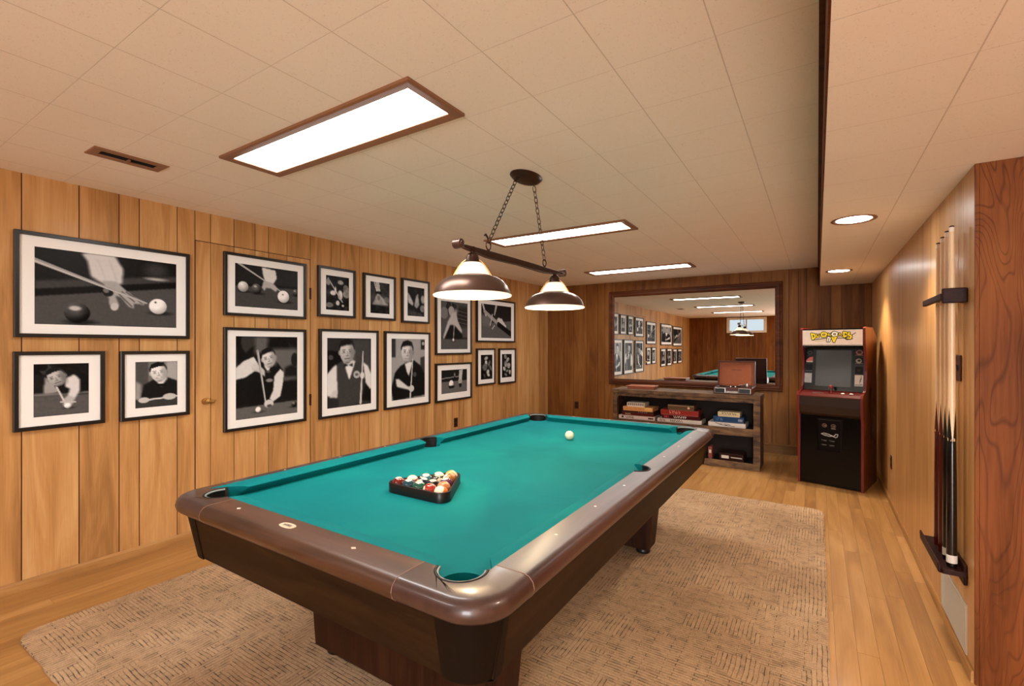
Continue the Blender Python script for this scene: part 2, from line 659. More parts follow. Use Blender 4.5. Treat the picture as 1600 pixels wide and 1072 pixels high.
# ================================================================ small painted pictures (flat prints)
class Cv:
    """a little canvas: x in 0..asp, y in 0..1 downwards; rgb in 0..1 (display values)"""
    def __init__(s, asp, h=110, bg=0.1):
        s.asp, s.h, s.w = asp, h, max(8, int(round(h * asp)))
        s.a = np.zeros((s.h, s.w, 3)) + np.array(bg)
        s.X, s.Y = np.meshgrid((np.arange(s.w) + .5) / s.w * asp, (np.arange(s.h) + .5) / s.h)
        s.px = 1.0 / s.h
        s.rng = np.random.RandomState(3)

    def put(s, m, val):
        m = np.clip(m, 0, 1)[..., None]
        v = np.array(val)
        if v.ndim == 2:
            v = v[..., None]
        s.a = s.a * (1 - m) + v * m

    def blur(s, m, r):
        n = int(round(r / s.px))
        if n < 1:
            return m
        for ax in (0, 1):
            acc = np.zeros_like(m)
            for k in range(-n, n + 1):
                acc += np.roll(m, k, ax)
            m = acc / (2 * n + 1)
        return m

    def poly(s, pts, val, soft=0.008, fr=True):
        """pts as fractions of width/height"""
        pts = [(x * s.asp, y) for x, y in pts] if fr else pts
        m = np.zeros(s.X.shape, bool)
        n = len(pts)
        for i in range(n):
            x0, y0 = pts[i]
            x1, y1 = pts[(i + 1) % n]
            if y0 == y1:
                continue
            c = ((s.Y > min(y0, y1)) & (s.Y <= max(y0, y1)))
            xi = x0 + (s.Y - y0) * (x1 - x0) / (y1 - y0)
            m ^= c & (s.X < xi)
        s.put(s.blur(m.astype(float), soft), val)

    def ell(s, cx, cy, rx, ry=None, val=.8, shade=0.0, soft=0.012, rot=0):
        ry = rx if ry is None else ry
        dx, dy = s.X - cx * s.asp, s.Y - cy
        c, q = math.cos(rot), math.sin(rot)
        u, v = (dx * c + dy * q) / rx, (-dx * q + dy * c) / ry
        d = np.sqrt(u * u + v * v)
        m = np.clip((1 - d) * min(rx, ry) / soft + .5, 0, 1)
        if shade:
            k = (np.clip(1 - d * .6, 0, 1) - u * .35 - v * .55) * shade
            base = np.array(val) if np.ndim(val) else np.array([val] * 3)
            s.put(m, np.clip(base[None, None, :] + k[..., None] - shade * .35, 0, 1))
        else:
            s.put(m, val)

    def line(s, p0, p1, w0, val, w1=None, soft=0.006):
        w1 = w0 if w1 is None else w1
        x0, y0, x1, y1 = p0[0] * s.asp, p0[1], p1[0] * s.asp, p1[1]
        dx, dy = x1 - x0, y1 - y0
        L = dx * dx + dy * dy + 1e-9
        k = np.clip(((s.X - x0) * dx + (s.Y - y0) * dy) / L, 0, 1)
        d = np.hypot(s.X - x0 - k * dx, s.Y - y0 - k * dy)
        wd = (w0 + (w1 - w0) * k) / 2
        s.put(np.clip((wd - d) / soft + .5, 0, 1), val)

    def path(s, pts, w, val, **k):
        for a, b in zip(pts[:-1], pts[1:]):
            s.line(a, b, w, val, **k)

    def grain(s, amt=.06, scale=8):
        n = s.rng.rand(s.h, s.w)
        n = s.blur(n, scale * s.px) - .5
        n = n / (np.abs(n).max() + 1e-6)
        s.a = np.clip(s.a + (n * amt)[..., None], 0, 1)

    def blobs(s, n, region, r, vals):
        for _ in range(n):
            x = region[0] + s.rng.rand() * (region[2] - region[0])
            y = region[1] + s.rng.rand() * (region[3] - region[1])
            rr = r * (.5 + s.rng.rand())
            s.ell(x, y, rr, rr * (.6 + s.rng.rand()), vals[s.rng.randint(len(vals))], rot=s.rng.rand() * 3, soft=.02)

    def head(s, x, y, r, tilt=0.0, skin=.72, hair=.1, look=0.0, smile=False):
        """head of height 2r centred on (x, y) in fractions"""
        A = s.asp
        c, q = math.cos(tilt), math.sin(tilt)

        def P(u, v):
            return (x + (u * c - v * q) * r / A, y + (u * q + v * c) * r)
        hx_, hy_ = P(0, -.30)
        s.ell(hx_, hy_, r * .84, r * .80, hair, rot=tilt)
        ex, ey = P(-.78, .06)
        s.ell(ex, ey, r * .13, r * .22, skin - .1, rot=tilt)
        ex, ey = P(.78, .06)
        s.ell(ex, ey, r * .13, r * .22, skin - .25, rot=tilt)
        s.ell(x, y + r * .05, r * .74, r * .98, skin, shade=.22, rot=tilt)
        s.poly([P(-.78, -.45), P(-.6, -.95), P(0, -1.12), (P(.6, -.98)), P(.8, -.4), P(.6, -.55), P(.1, -.62), P(-.45, -.5)], hair, soft=.006)
        for u in (-.33 + look, .33 + look):
            a, b = P(u - .15, -.16), P(u + .15, -.17)
            s.line(a, b, r * .06, skin * .45, soft=.010)
            e = P(u, 0.0)
            s.ell(e[0], e[1], r * .11, r * .055, skin * .35, rot=tilt, soft=.012)
            e = P(u, .13)
            s.ell(e[0], e[1], r * .13, r * .03, skin - .12, rot=tilt, soft=.02)
        s.line(P(look * 1.3 + .02, .0), P(look * 1.5 + .08, .32), r * .08, skin - .12, soft=.012)
        s.line(P(look * 1.3 - .1, .36), P(look * 1.3 + .14, .36), r * .07, skin - .25, soft=.012)
        s.line(P(-.24 + look, .62), P(.26 + look, .60), r * .08, skin * .5, soft=.010)
        s.ell(*P(.55, .15), r * .22, r * .6, skin - .16, rot=tilt, soft=r * .35)
        if smile:
            s.line(P(-.2 + look, .61), P(.22 + look, .59), r * .06, .88)
        s.ell(*P(.0, .98), r * .25, r * .06, skin - .25, rot=tilt)

    def ball(s, x, y, r, val, hi=True):
        s.ell(x + .3 * r / s.asp, y + r * .9, r * 1.2, r * .25, .12, soft=.03)
        s.ell(x, y, r, r, val, shade=.35)
        if hi:
            s.ell(x - .25 * r / s.asp, y - r * .45, r * .28, r * .18, min(1, val + .6), soft=.02)

    def obj(s, name, W, H, fn, parent, mat=None):
        """grid mesh W x H, (0,0) top left; fn(u, v) -> xyz with u, v in metres from the centre"""
        w_, h_ = s.w, s.h
        me = bpy.data.meshes.new(name)
        us = (np.arange(w_) / (w_ - 1) - .5) * W
        vs = (.5 - np.arange(h_) / (h_ - 1)) * H
        o0, ou, ov = [np.array(fn(*q)) for q in ((0, 0), (1, 0), (0, 1))]
        co = o0[None, None] + us[None, :, None] * (ou - o0) + vs[:, None, None] * (ov - o0)
        me.vertices.add(w_ * h_)
        me.vertices.foreach_set('co', co.reshape(-1))
        idx = np.arange(w_ * h_).reshape(h_, w_)
        q = np.stack([idx[:-1, :-1], idx[1:, :-1], idx[1:, 1:], idx[:-1, 1:]], -1).reshape(-1)
        nf = (w_ - 1) * (h_ - 1)
        me.loops.add(nf * 4)
        me.loops.foreach_set('vertex_index', q)
        me.polygons.add(nf)
        me.polygons.foreach_set('loop_start', np.arange(nf) * 4)
        me.polygons.foreach_set('loop_total', np.full(nf, 4))
        me.update(calc_edges=True)
        at = me.color_attributes.new('Col', 'FLOAT_COLOR', 'POINT')
        a = np.clip(s.a, 0, 1)
        l = np.where(a <= .04045, a / 12.92, ((a + .055) / 1.055) ** 2.4)
        rgba = np.concatenate([l, np.ones((h_, w_, 1))], -1)
        at.data.foreach_set('color', rgba.reshape(-1))
        me.materials.append(mat or M['print'])
        ob = bpy.data.objects.new(name, me)
        C.objects.link(ob)
        ob.parent = parent
        return ob


# ================================================================ THE SETTING
def struct(o):
    o['kind'] = 'structure'
    return o


# floor of narrow oak boards along Y
mb = MB()
x = XL
rnd = random.Random(2)
while x < XF:
    y = YR - rnd.random() * 1.2
    x1 = min(x + 0.083, XF)
    while y < YB:
        y1 = y + 0.7 + rnd.random() * 1.1
        mb.box(x + .0004, x1 - .0004, max(y, YR) + .0005, min(y1, YB) - .0005, -0.02, 0.0)
        y = y1
        if y1 >= YB:
            break
    x = x1
mb.cur = 1
mb.box(XL, XF, YR, YB, -0.05, -0.012)
struct(mb.build('floor', [M['floorw'], M['groove']]))


def shell_end(name):
    return None


def plank_wall(name, axis, fixed, out, cuts, z0, z1, mats, extra=None, gap=0.0030, th=0.012):
    """planks between cut positions; axis = running axis; out = +1/-1 side the room is on"""
    mb = MB()
    for a, b in zip(cuts[:-1], cuts[1:]):
        if b - a < .012:
            continue
        zz = [(z0, z1)]
        if extra:
            zz = extra(a, b) or zz
        for q0, q1 in zz:
            if axis == 'Y':
                mb.box(min(fixed, fixed - out * th), max(fixed, fixed - out * th), a + gap, b - gap, q0, q1)
            else:
                mb.box(a + gap, b - gap, min(fixed, fixed - out * th), max(fixed, fixed - out * th), q0, q1)
    mb.cur = 1
    f0, f1 = sorted((fixed - out * .004, fixed - out * .05))
    cuts = [cuts[0] - .05] + cuts[1:-1] + [cuts[-1] + .05] if name not in ('wall_right', 'wall_right_near') else cuts
    for a, b in zip(cuts[:-1], cuts[1:]):
        zz = [(z0, z1)]
        if extra:
            zz = extra(a, b) or zz
        for q0, q1 in zz:
            if axis == 'Y':
                mb.box(f0, f1, a, b, q0, q1)
            else:
                mb.box(a, b, f0, f1, q0, q1)
    return struct(mb.build(name, mats))


LG = [0.779, 1.031, 1.231, 1.341, 1.566, 1.68, 1.787, 1.957, 2.122, 2.234, 2.398, 2.622, 2.839, 2.942, 3.166, 3.278, 3.446, 3.555,
      3.712, 3.944, 4.148, 4.258, 4.478, 4.594, 4.725, 4.829, 4.991, 5.219, 5.353, 5.476, 5.571, 5.701, 5.819, 5.957, 6.137, 6.305,
      6.54, 6.788, 7.0]
pat = [.25, .2, .11, .225, .114, .107, .17, .165, .112, .164, .224]
a = .779
pre = []
k = 0
while a > YR:
    a -= pat[k % len(pat)]
    k += 1
    pre.append(a)
LG = [YR] + sorted([p for p in pre if p > YR + .04]) + LG + [YB]
D0, D1, DH = 1.68, 2.622, 2.178          # the flush door in the left wall


def wall_left_cut(a, b):
    if a >= D0 - .001 and b <= D1 + .001:
        return [(DH, CE)]
    return None


plank_wall('wall_left', 'Y', XL, 1, LG, 0, CE, [M['panel'], M['groove']], wall_left_cut)
# the door: same boards, thin gap round it
mb = MB()
cuts = [c for c in LG if D0 - .001 <= c <= D1 + .001]
for a, b in zip(cuts[:-1], cuts[1:]):
    mb.box(XL - .012, XL + .001, a + (.006 if a == D0 else .0028), b - (.006 if b == D1 else .0028), .062, DH - .006)
mb.cur = 1
mb.box(XL - .05, XL - .004, D0, D1, 0, DH)
door = struct(mb.build('door_1', [M['panel'], M['groove']]))
mb = MB()
mb.cyl((XL + .001, 1.747, .991), (XL + .008, 1.747, .991), .024, n=24)
mb.cyl((XL + .008, 1.747, .991), (XL + .035, 1.747, .991), .009, n=16)
mb.lathe([(.0001, 0), (.016, .002), (.022, .012), (.018, .022), (.0001, .026)], 20,
         Matrix.Translation((XL + .03, 1.747, .991)) @ Matrix.Rotation(R(90), 4, 'Y'))
mb.cyl((XL + .02, 1.80, .985), (XL + .008, 1.80, .985), .013, n=20)
mb.cyl((XL + .02, 1.76, .988), (XL + .02, 1.80, .985), .007, n=10)
kn = mb.build('door_knob', M['brass'], door, smooth=40)
kn['label'] = 'pale brass knob and latch'
for z in (.92, 1.87):
    MB().box(XL, XL + .006, D1 - .012, D1 + .006, z - .05, z + .05).cyl((XL + .006, D1 - .002, z - .052), (XL + .006, D1 - .002, z + .052), .005, n=10).build('hinge', M['hinge'], door)

BG = [-3.627, -3.521, -3.358, -3.121, -2.928, -2.817, -2.648, -2.444, -2.324, -2.226, -2.062, -1.819, -1.647, -1.532, -1.309, -1.196,
      -1.02, -0.887, -0.744, -0.502, -0.31, -0.204, -0.113, 0.013, 0.14, 0.251, 0.472]
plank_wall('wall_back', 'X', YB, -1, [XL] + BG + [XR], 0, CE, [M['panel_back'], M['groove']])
# right wall of the far half: fine pale veneer boards, faint joints
cuts = [YP]
rnd = random.Random(5)
while cuts[-1] < YB - .2:
    cuts.append(cuts[-1] + rnd.choice([.09, .13, .17, .11]))
cuts.append(YB)
plank_wall('wall_right', 'Y', XR, -1, cuts, 0, CS + .02, [M['veneer'], M['veneer']], gap=.0006)
# the pillar face and the near room
mb = MB().box(XR + .013, XF + .05, YP - .012, YP + .12, 0, CS + .02).box(XR, XR + .014, YP - .012, YP - .0005, 0, CS + .02)
struct(mb.build('wall_pillar', M['pillar']))
cuts = [YR + i * .2 for i in range(int((YP - YR) / .2))] + [YP]
plank_wall('wall_right_near', 'Y', XF, -1, cuts, 0, CE, [M['panel'], M['groove']])
# rear wall, with the basement window and an added glass door, made up for its light
WX0, WX1, WZ0, WZ1 = -2.56, -1.45, 1.87, 2.34
GX0, GX1, GZ = .2, 1.7, 2.05
cuts = [XL]
k = 0
while cuts[-1] < XF - .25:
    cuts.append(cuts[-1] + pat[k % len(pat)])
    k += 1
cuts = sorted([c for c in cuts if min(abs(c - q) for q in (WX0, WX1, GX0, GX1)) > .05] + [WX0, WX1, GX0, GX1, XF])


def rear_cut(a, b):
    if a >= WX0 - .001 and b <= WX1 + .001:
        return [(0, WZ0), (WZ1, CE)]
    if a >= GX0 - .001 and b <= GX1 + .001:
        return [(GZ, CE)]
    return None


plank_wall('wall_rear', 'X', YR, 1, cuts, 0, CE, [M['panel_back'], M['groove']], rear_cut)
win = MB()
fnw = lambda a_, b_, d: ((WX0 + WX1) / 2 + a_, YR + d, (WZ0 + WZ1) / 2 + b_)
win.rect_frame(WX1 - WX0 + .1, WZ1 - WZ0 + .04, [(0, -.05), (0, .015), (.06, .015), (.06, -.05)], fnw)
win.box((WX0 + WX1) / 2 - .02, (WX0 + WX1) / 2 + .02, YR - .04, YR - .005, WZ0, WZ1)
win.rect_frame(WX1 - WX0 - .02, WZ1 - WZ0 - .04, [(0, -.045), (0, -.01), (.03, -.01), (.03, -.045)], fnw)
wo = struct(win.build('window_1', M['white']))
w2 = struct(MB().rect_frame(GX1 - GX0 + .06, GZ + .03, [(0, -.05), (0, .015), (.05, .015), (.05, -.05)], lambda a, b, d: ((GX0 + GX1) / 2 + a, YR + d, (GZ + .03) / 2 + b)).box(.91, .99, YR - .03, YR, .04, GZ - .02).build('added_door', M['white']))  # unseen door, added to give the fill lamp an opening
MB().box(WX0, WX1, YR - .03, YR - .026, WZ0, WZ1).build('window_pane', M['glass'], wo)
# ceiling with the lower soffit on the right
mb = MB()
mb.box(XL, XF, YR, YB, CE, CE + .03)
mb.cur = 1
mb.box(XS + .006, XF, YR, YB, CS, CE)
struct(mb.build('ceiling', [M['ceil'], M['soffit']]))
struct(MB().box(XS, XS + .006, YR, YB, CS, CE).box(XS - .016, XS, YR, YB, CE - .012, CE).build('trim_1', M['framewd']))
# baseboards
bb = MB()
bb.prism([(0, 0), (.012, 0), (.012, .045), (.007, .056), (.004, .060), (0, .060)], YR, D0 - .0,
         lambda u, v, q: (XL + u, q, v))
bb.prism([(0, 0), (.012, 0), (.012, .045), (.007, .056), (.004, .060), (0, .060)], D0, YB,
         lambda u, v, q: (XL + u, q, v))
struct(bb.build('baseboard_left', M['baseboard']))
bb = MB().prism([(0, 0), (.014, 0), (.014, .10), (.02, .105), (.02, .115), (.008, .125), (0, .125)], XL + .014, XR - .014,
                lambda u, v, q: (q, YB - u, v))
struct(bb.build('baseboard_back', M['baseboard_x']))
bb = MB().prism([(0, 0), (.011, 0), (.011, .04), (.006, .05), (0, .05)], YP, YB, lambda u, v, q: (XR - u, q, v))
struct(bb.build('baseboard_right', M['baseboard']))

# ================================================================ RUG
mb = MB()
cx, cy, hw, hl, rr = (-3.25 + .045) / 2, (.64 + 4.83) / 2, (3.295) / 2, (4.19) / 2, .10
pts = []
rnd = random.Random(4)
for q, (sx, sy) in enumerate(((1, 1), (-1, 1), (-1, -1), (1, -1))):
    for i in range(7):
        a = R(90 * q + 15 * i)
        pts.append((cx + sx * (hw - rr) + rr * math.cos(a), cy + sy * (hl - rr) + rr * math.sin(a)))
edge = []
n = len(pts)
for i in range(n):
    (x0, y0), (x1, y1) = pts[i], pts[(i + 1) % n]
    L = math.hypot(x1 - x0, y1 - y0)
    m = max(1, int(L / .05))
    nx, ny = (y1 - y0) / (L + 1e-9), -(x1 - x0) / (L + 1e-9)
    for j in range(m):
        jt = (rnd.random() - .5) * .008 if m > 1 else 0
        edge.append((x0 + (x1 - x0) * j / m + nx * jt, y0 + (y1 - y0) * j / m + ny * jt))
mb.prism(edge, 0.0005, 0.009)
rug = mb.build('area_rug', M['rug'])
tag(rug, 'large tan woven jute rug on the oak floor under the pool table', 'rug')

# ================================================================ POOL TABLE
TX, TY = -1.425, 2.305
HW, HL = .805, 1.445            # outer half sizes
NW, NL = .635, 1.27             # cushion noses
WW, WL = .685, 1.32             # wood / cloth joint
RT, RU, BED = .80, .735, .76
pool = thing('pool_table', 'large pool table with green felt and walnut apron standing on the jute rug', 'pool table', (TX, TY, 0))
PCX, PCY, PR_ = .62, 1.30, .075  # corner pocket centre
SPX, SPR = .675, .068            # side pocket centre


def rail_section(Q, P, N):
    """closed cross-section from inner edge Q to outer edge P with a rounded bullnose"""
    h = RT - RU
    out = [(Q[0], Q[1], RU), (Q[0], Q[1], RT)]
    for i in range(7):
        a = R(90 - 30 * i)
        out.append((P[0] + N[0] * (-.032 + .032 * math.cos(a)), P[1] + N[1] * (-.032 + .032 * math.cos(a)), RT - h / 2 + h / 2 * math.sin(a)))
    return out


def rail_piece(Qs, Ps, Ns, name, mat):
    rings = [rail_section(q, p, n_) for q, p, n_ in zip(Qs, Ps, Ns)]
    return MB().loft(rings).build(name, mat, pool, smooth=45)


CUT = .155                       # casting reaches this far past the outer corner
# near and far short rails
for sy in (-1, 1):
    xs = [-.505, .505]
    rail_piece([(x, sy * WL) for x in xs], [(x, sy * HL) for x in xs], [(0, sy)] * 2, 'short_rail', M['rail_x'])
# long rails split at the side pockets
for sx in (-1, 1):
    for sy in (-1, 1):
        Qs, Ps = [], []
        y_end = HL - CUT - .06
        Qs.append((sx * WW, sy * y_end)); Ps.append((sx * HW, sy * y_end))
        dy = math.sqrt(SPR ** 2 - (WW - SPX) ** 2)
        Qs.append((sx * WW, sy * dy)); Ps.append((sx * HW, sy * dy))
        for i in range(1, 9):
            a = math.asin(dy / SPR) * (1 - i / 8)
            Qs.append((sx * (SPX + SPR * math.cos(a)), sy * SPR * math.sin(a)))
            Ps.append((sx * HW, sy * (dy * (1 - i / 8))))
        rail_piece(Qs, Ps, [(sx, 0)] * len(Qs), 'long_rail', M['rail'])
# corner castings with the pocket notch
RC = .13
for sx in (-1, 1):
    for sy in (-1, 1):
        Ps, Ns = [], []
        for k in range(4):
            Ps.append((HW, HL - CUT - .06 + (CUT + .06 - RC) * k / 4)); Ns.append((1, 0))
        for k in range(13):
            a = R(7.5 * k)
            Ps.append((HW - RC + RC * math.cos(a), HL - RC + RC * math.sin(a))); Ns.append((math.cos(a), math.sin(a)))
        for k in range(1, 5):
            Ps.append((HW - RC - (HW - RC - .505) * k / 4, HL)); Ns.append((0, 1))
        n = len(Ps)
        # inner edge: straight wood edge, round the notch, straight wood edge
        a0 = -math.asin(0) - R(5)
        a_start = math.acos(min(1, (WW - PCX) / PR_))
        b_start = math.asin(min(1, (WL - PCY) / PR_))
        Qn = []
        p0 = (WW, HL - CUT - .06)
        pA = (WW, PCY - PR_ * math.sin(a_start))
        pB = (PCX - PR_ * math.cos(b_start), WL)
        p1 = (.505, WL)
        Qn.append(p0)
        Qn.append(pA)
        angs = [-a_start + (math.pi - b_start + a_start) * i / (n - 5) for i in range(n - 4)]
        for a in angs:
            Qn.append((PCX + PR_ * math.cos(a), PCY + PR_ * math.sin(a)))
        Qn.append(pB)
        Qn.append(p1)
        Qn = Qn[:n]
        f = lambda p: (sx * p[0], sy * p[1])
        rings = [rail_section(f(q), f(p), f(n_)) for q, p, n_ in zip(Qn, Ps, Ns)]
        co = MB().loft(rings).build('corner_casting', M['rail_c'], pool, smooth=45)
        # thin bright joint between rail and casting
        for q, p, nn in ((p0, Ps[0], (1, 0)), (p1, Ps[-1], (0, 1))):
            ring = [Vector(v) for v in rail_section(f(q), f(p), f(nn))[1:]]
            MB().tube([v + Vector((0, 0, .0003)) for v in ring], .0011, 5).build('joint_line', M['seam'], co)
        # pocket: rim ring, dark outer wall, drop bag
        pk = MB()
        rim = [Vector((sx * (PCX + (PR_ - .004) * math.cos(a)), sy * (PCY + (PR_ - .004) * math.sin(a)), RT - .002)) for a in angs]
        pk.tube(rim, .0042, 8)
        po = pk.build('pocket', M['rubber'], pool, smooth=60)
        MB().tube([v * 1 + Vector((-sx * .006 * math.cos(a), -sy * .006 * math.sin(a), -.002)) for v, a in zip(rim, angs)], .004, 8).build('pocket_rim', M['liner'], po, smooth=60)
        bag = MB()
        bag.lathe([(.0001, -.115), (.045, -.11), (.070, -.08), (.0735, -.03), (.0735, -.006), (.0725, -.006), (.0725, -.03), (.069, -.079), (.044, -.108), (.0001, -.113)], 28,
                  Matrix.Translation((sx * PCX, sy * PCY, RT - .035)))
        bag.build('pocket_bag', M['rubber'], po, smooth=60)
        ow = MB()
        ow.loft([[(sx * (PCX + r_ * math.cos(a)), sy * (PCY + r_ * math.sin(a)), z_) for r_, z_ in ((PR_ - .001, RU), (PR_ - .001, RT - .003), (PR_ - .005, RT - .003), (PR_ - .005, RU))] for a in angs])
        ow.build('pocket_wall', M['rubber'], po, smooth=60)
for sx in (-1, 1):
    dy = math.sqrt(SPR ** 2 - (WW - SPX) ** 2)
    a1 = math.asin(dy / SPR)
    angs = [-a1 + 2 * a1 * i / 16 for i in range(17)]
    rim = [Vector((sx * (SPX + (SPR - .004) * math.cos(a)), (SPR - .004) * math.sin(a), RT - .001)) for a in angs]
    po = MB().tube(rim, .005, 8).build('pocket', M['rubber'], pool, smooth=60)
    MB().loft([[(sx * (SPX + r_ * math.cos(a)), r_ * math.sin(a), z_) for r_, z_ in ((SPR - .001, RU), (SPR - .001, RT - .002), (SPR - .005, RT - .002), (SPR - .005, RU))] for a in angs]).build('pocket_wall', M['rubber'], po, smooth=60)
    MB().lathe([(.0001, -.10), (.045, -.095), (.064, -.07), (.066, -.006), (.065, -.006), (.063, -.069), (.044, -.093), (.0001, -.098)], 24,
               Matrix.Translation((sx * SPX, 0, RT - .035))).build('pocket_bag', M['rubber'], po, smooth=60)
# bed of cloth with bites at the pockets
bp = []
ex, ey = WW + .01, WL + .01


def arc(cx, cy, r, a0, a1, n=14):
    return [(cx + r * math.cos(a0 + (a1 - a0) * i / n), cy + r * math.sin(a0 + (a1 - a0) * i / n)) for i in range(n + 1)]


r_b = .066
bp += arc(SPX, 0, .06, R(-80), R(-280), 14)[::1] if False else []
# go round counter-clockwise starting at right side, y>0
side = arc(SPX, 0, .06, R(275), R(85), 14)          # bite, from lower to upper
poly = side[:]
corner = arc(PCX, PCY, r_b, R(-40), R(-230), 14)
poly += [(ex, .07), (ex, corner[0][1] - .03)] + corner + [(corner[-1][0] - .03, ey)]
poly += [(-x_, y_) for x_, y_ in ([(ex, .07), (ex, corner[0][1] - .03)] + corner + [(corner[-1][0] - .03, ey)])[::-1]]
poly += [(-x_, y_) for x_, y_ in side[::-1]]
poly += [(-x_, -y_) for x_, y_ in ([(ex, .07), (ex, corner[0][1] - .03)] + corner + [(corner[-1][0] - .03, ey)])]
poly += [(x_, -y_) for x_, y_ in ([(ex, .07), (ex, corner[0][1] - .03)] + corner + [(corner[-1][0] - .03, ey)])[::-1]]
bed = MB().prism(poly, BED - .045, BED).build('playing_surface', M['felt'], pool)


# cushions
def cushion(p0, p1, nrm, c0, c1, lap=0.0):
    """from p0 to p1 along the wood edge; nrm points to the play area; c0/c1 end setbacks of the nose"""
    p0, p1, nrm = Vector(p0), Vector(p1), Vector(nrm)
    d = (p1 - p0).normalized()
    prof = [(0, RT - .0005), (.018, RT + .0015), (.040, RT - .001), (.0495, RT - .005), (.050, RT - .008), (.026, BED + .010), (.022, BED), (0, BED)]
    if lap:
        prof = [(0, RT - .001), (-lap, RT - .001), (-lap, RT + .0012)] + prof[1:]
    rings = []
    for p, cc, sg in ((p0, c0, 1), (p1, c1, -1)):
        rings.append([tuple((p + nrm * o + d * sg * cc * (o / .05)).to_3d() + Vector((0, 0, z))) for o, z in prof])
    # soften: add interior ring copies so long faces stay regular
    mid = [[tuple(Vector(a) * (1 - t) + Vector(b) * t) for a, b in zip(rings[0], rings[1])] for t in (.02, .98)]
    MB().loft([rings[0]] + mid + [rings[1]]).build('cushion', M['felt'], pool, smooth=50)


for sy in (-1, 1):
    cushion((-.545, sy * WL), (.545, sy * WL), (0, -sy), .045, .045, .05 if sy > 0 else 0)
for sx in (-1, 1):
    cushion((sx * WW, .068), (sx * WW, 1.250), (-sx, 0), .018, .06, .045 if sx < 0 else 0)
    cushion((sx * WW, -.068), (sx * WW, -1.250), (-sx, 0), .018, .06, .045 if sx < 0 else 0)
# sights
for sx in (-1, 1):
    for k in (1, 2, 3, 5, 6, 7):
        y = -NL + k * .3175
        MB().lathe([(.0055, 0), (.0055, .0006), (.003, .0009)], 12, Matrix.Translation((sx * (.725 if sx > 0 else .752), y, RT))).build('sight', M['sight'], pool)
for sy in (-1, 1):
    for x in (-.375, .265) if sy < 0 else (-.32, 0, .32):
        MB().prism([(-.011, 0), (0, -.0075), (.011, 0), (0, .0075)], RT, RT + .0008, lambda u, v, q, x=x, sy=sy: (x + u, sy * (1.368 if sy < 0 else 1.392) + v, q)).build('sight', M['sight'], pool)
# name plate
npo = MB().prism([(.036 * math.cos(a) * (1 if abs(math.cos(a)) < .7 else 1), .0175 * math.copysign(abs(math.sin(a)) ** .6, math.sin(a))) for a in [2 * math.pi * k / 28 for k in range(28)]],
                 RT, RT + .0012, lambda u, v, q: (-.065 + u, -1.37 + v, q)).build('name_plate', M['plate'], pool)
npo['label'] = 'small cream oval plate on the near rail'
cv = Cv(2.6, 26, (.84, .8, .72))
cv.path([(.08, .3), (.9, .25)], .06, (.35, .3, .25))
cv.path([(.1, .8), (.9, .8)], .05, (.35, .3, .25))
for k in range(7):
    u = .14 + k * .105
    cv.path([(u, .65), (u + .01, .4), (u + .06, .62), (u + .07, .4)], .1, (.25, .2, .18))
cv.line((.3, .2), (.7, .2), .1, (.6, .25, .18))
cv.obj('plate_print', .054, .021, lambda u, v: (-.065 + u, -1.37 + v, RT + .0017), npo)
# apron: four boards tapering inward, corner caps
AT, AB = RU + .002, .56
it, ib = .035, .068


def apron_board(p, q, n_, name, mat):
    """p,q 2D ends at outer face line of size (HW,HL); n_ outward"""
    p, q, n_ = Vector(p), Vector(q), Vector(n_)
    rings = []
    for e in (p, q):
        rings.append([(e - n_ * it).to_3d() + Vector((0, 0, AT)), (e - n_ * ib).to_3d() + Vector((0, 0, AB)),
                      (e - n_ * (ib + .02)).to_3d() + Vector((0, 0, AB)), (e - n_ * (it + .025)).to_3d() + Vector((0, 0, AT))])
    return MB().loft([[tuple(v) for v in r_] for r_ in rings]).build(name, mat, pool)


CC, CY = .185, .125
for sy in (-1, 1):
    apron_board((-(HW - CC), sy * HL), (HW - CC, sy * HL), (0, sy), 'apron', M['walnut'])
for sx in (-1, 1):
    apron_board((sx * HW, -(HL - CY)), (sx * HW, HL - CY), (sx, 0), 'apron', M['walnut_y'])
for sx in (-1, 1):
    for sy in (-1, 1):
        rings = []
        for (ins, z, rc) in ((it - .002, AT, .115), (ib - .002, AB - .004, .095)):
            pts = [(HW - ins, HL - CY - .001)]
            for k in range(10):
                a = R(10 * k)
                pts.append((HW - ins - rc + rc * math.cos(a), HL - ins - rc + rc * math.sin(a)))
            pts.append((HW - CC - .001, HL - ins))
            inner = [(HW - CC - .001, HL - ins - .03), (HW - ins - .08, HL - ins - .08), (HW - ins - .03, HL - CY - .001)]
            rings.append([(sx * x_, sy * y_, z) for x_, y_ in pts + inner])
        MB().loft(rings).build('corner_cap', M['cap'], pool, smooth=40)
MB().box(-(HW - ib - .02), HW - ib - .02, -(HL - ib - .02), HL - ib - .02, .60, BED - .046).build('under_frame', M['slate'], pool)
# two slab legs
for sy in (-1, 1):
    ly = sy * .895
    rings = []
    for hx_, hy_, z in ((.49, .075, .05), (.545, .08, AB - .002), (.55, .08, .601)):
        rings.append([(-hx_, ly - hy_, z), (hx_, ly - hy_, z), (hx_, ly + hy_, z), (-hx_, ly + hy_, z)])
    lg = MB().loft(rings).build('leg', M['walnut_z'], pool, bevel=.004)
    for x in (-.43, .43):
        MB().lathe([(.045, .009), (.048, .02), (.045, .035), (.030, .051)], 20, Matrix.Translation((x, ly, 0))).build('leveler_foot', M['black'], lg, smooth=40)

# ================================================================ BALLS AND TRIANGLE
RB = .0305


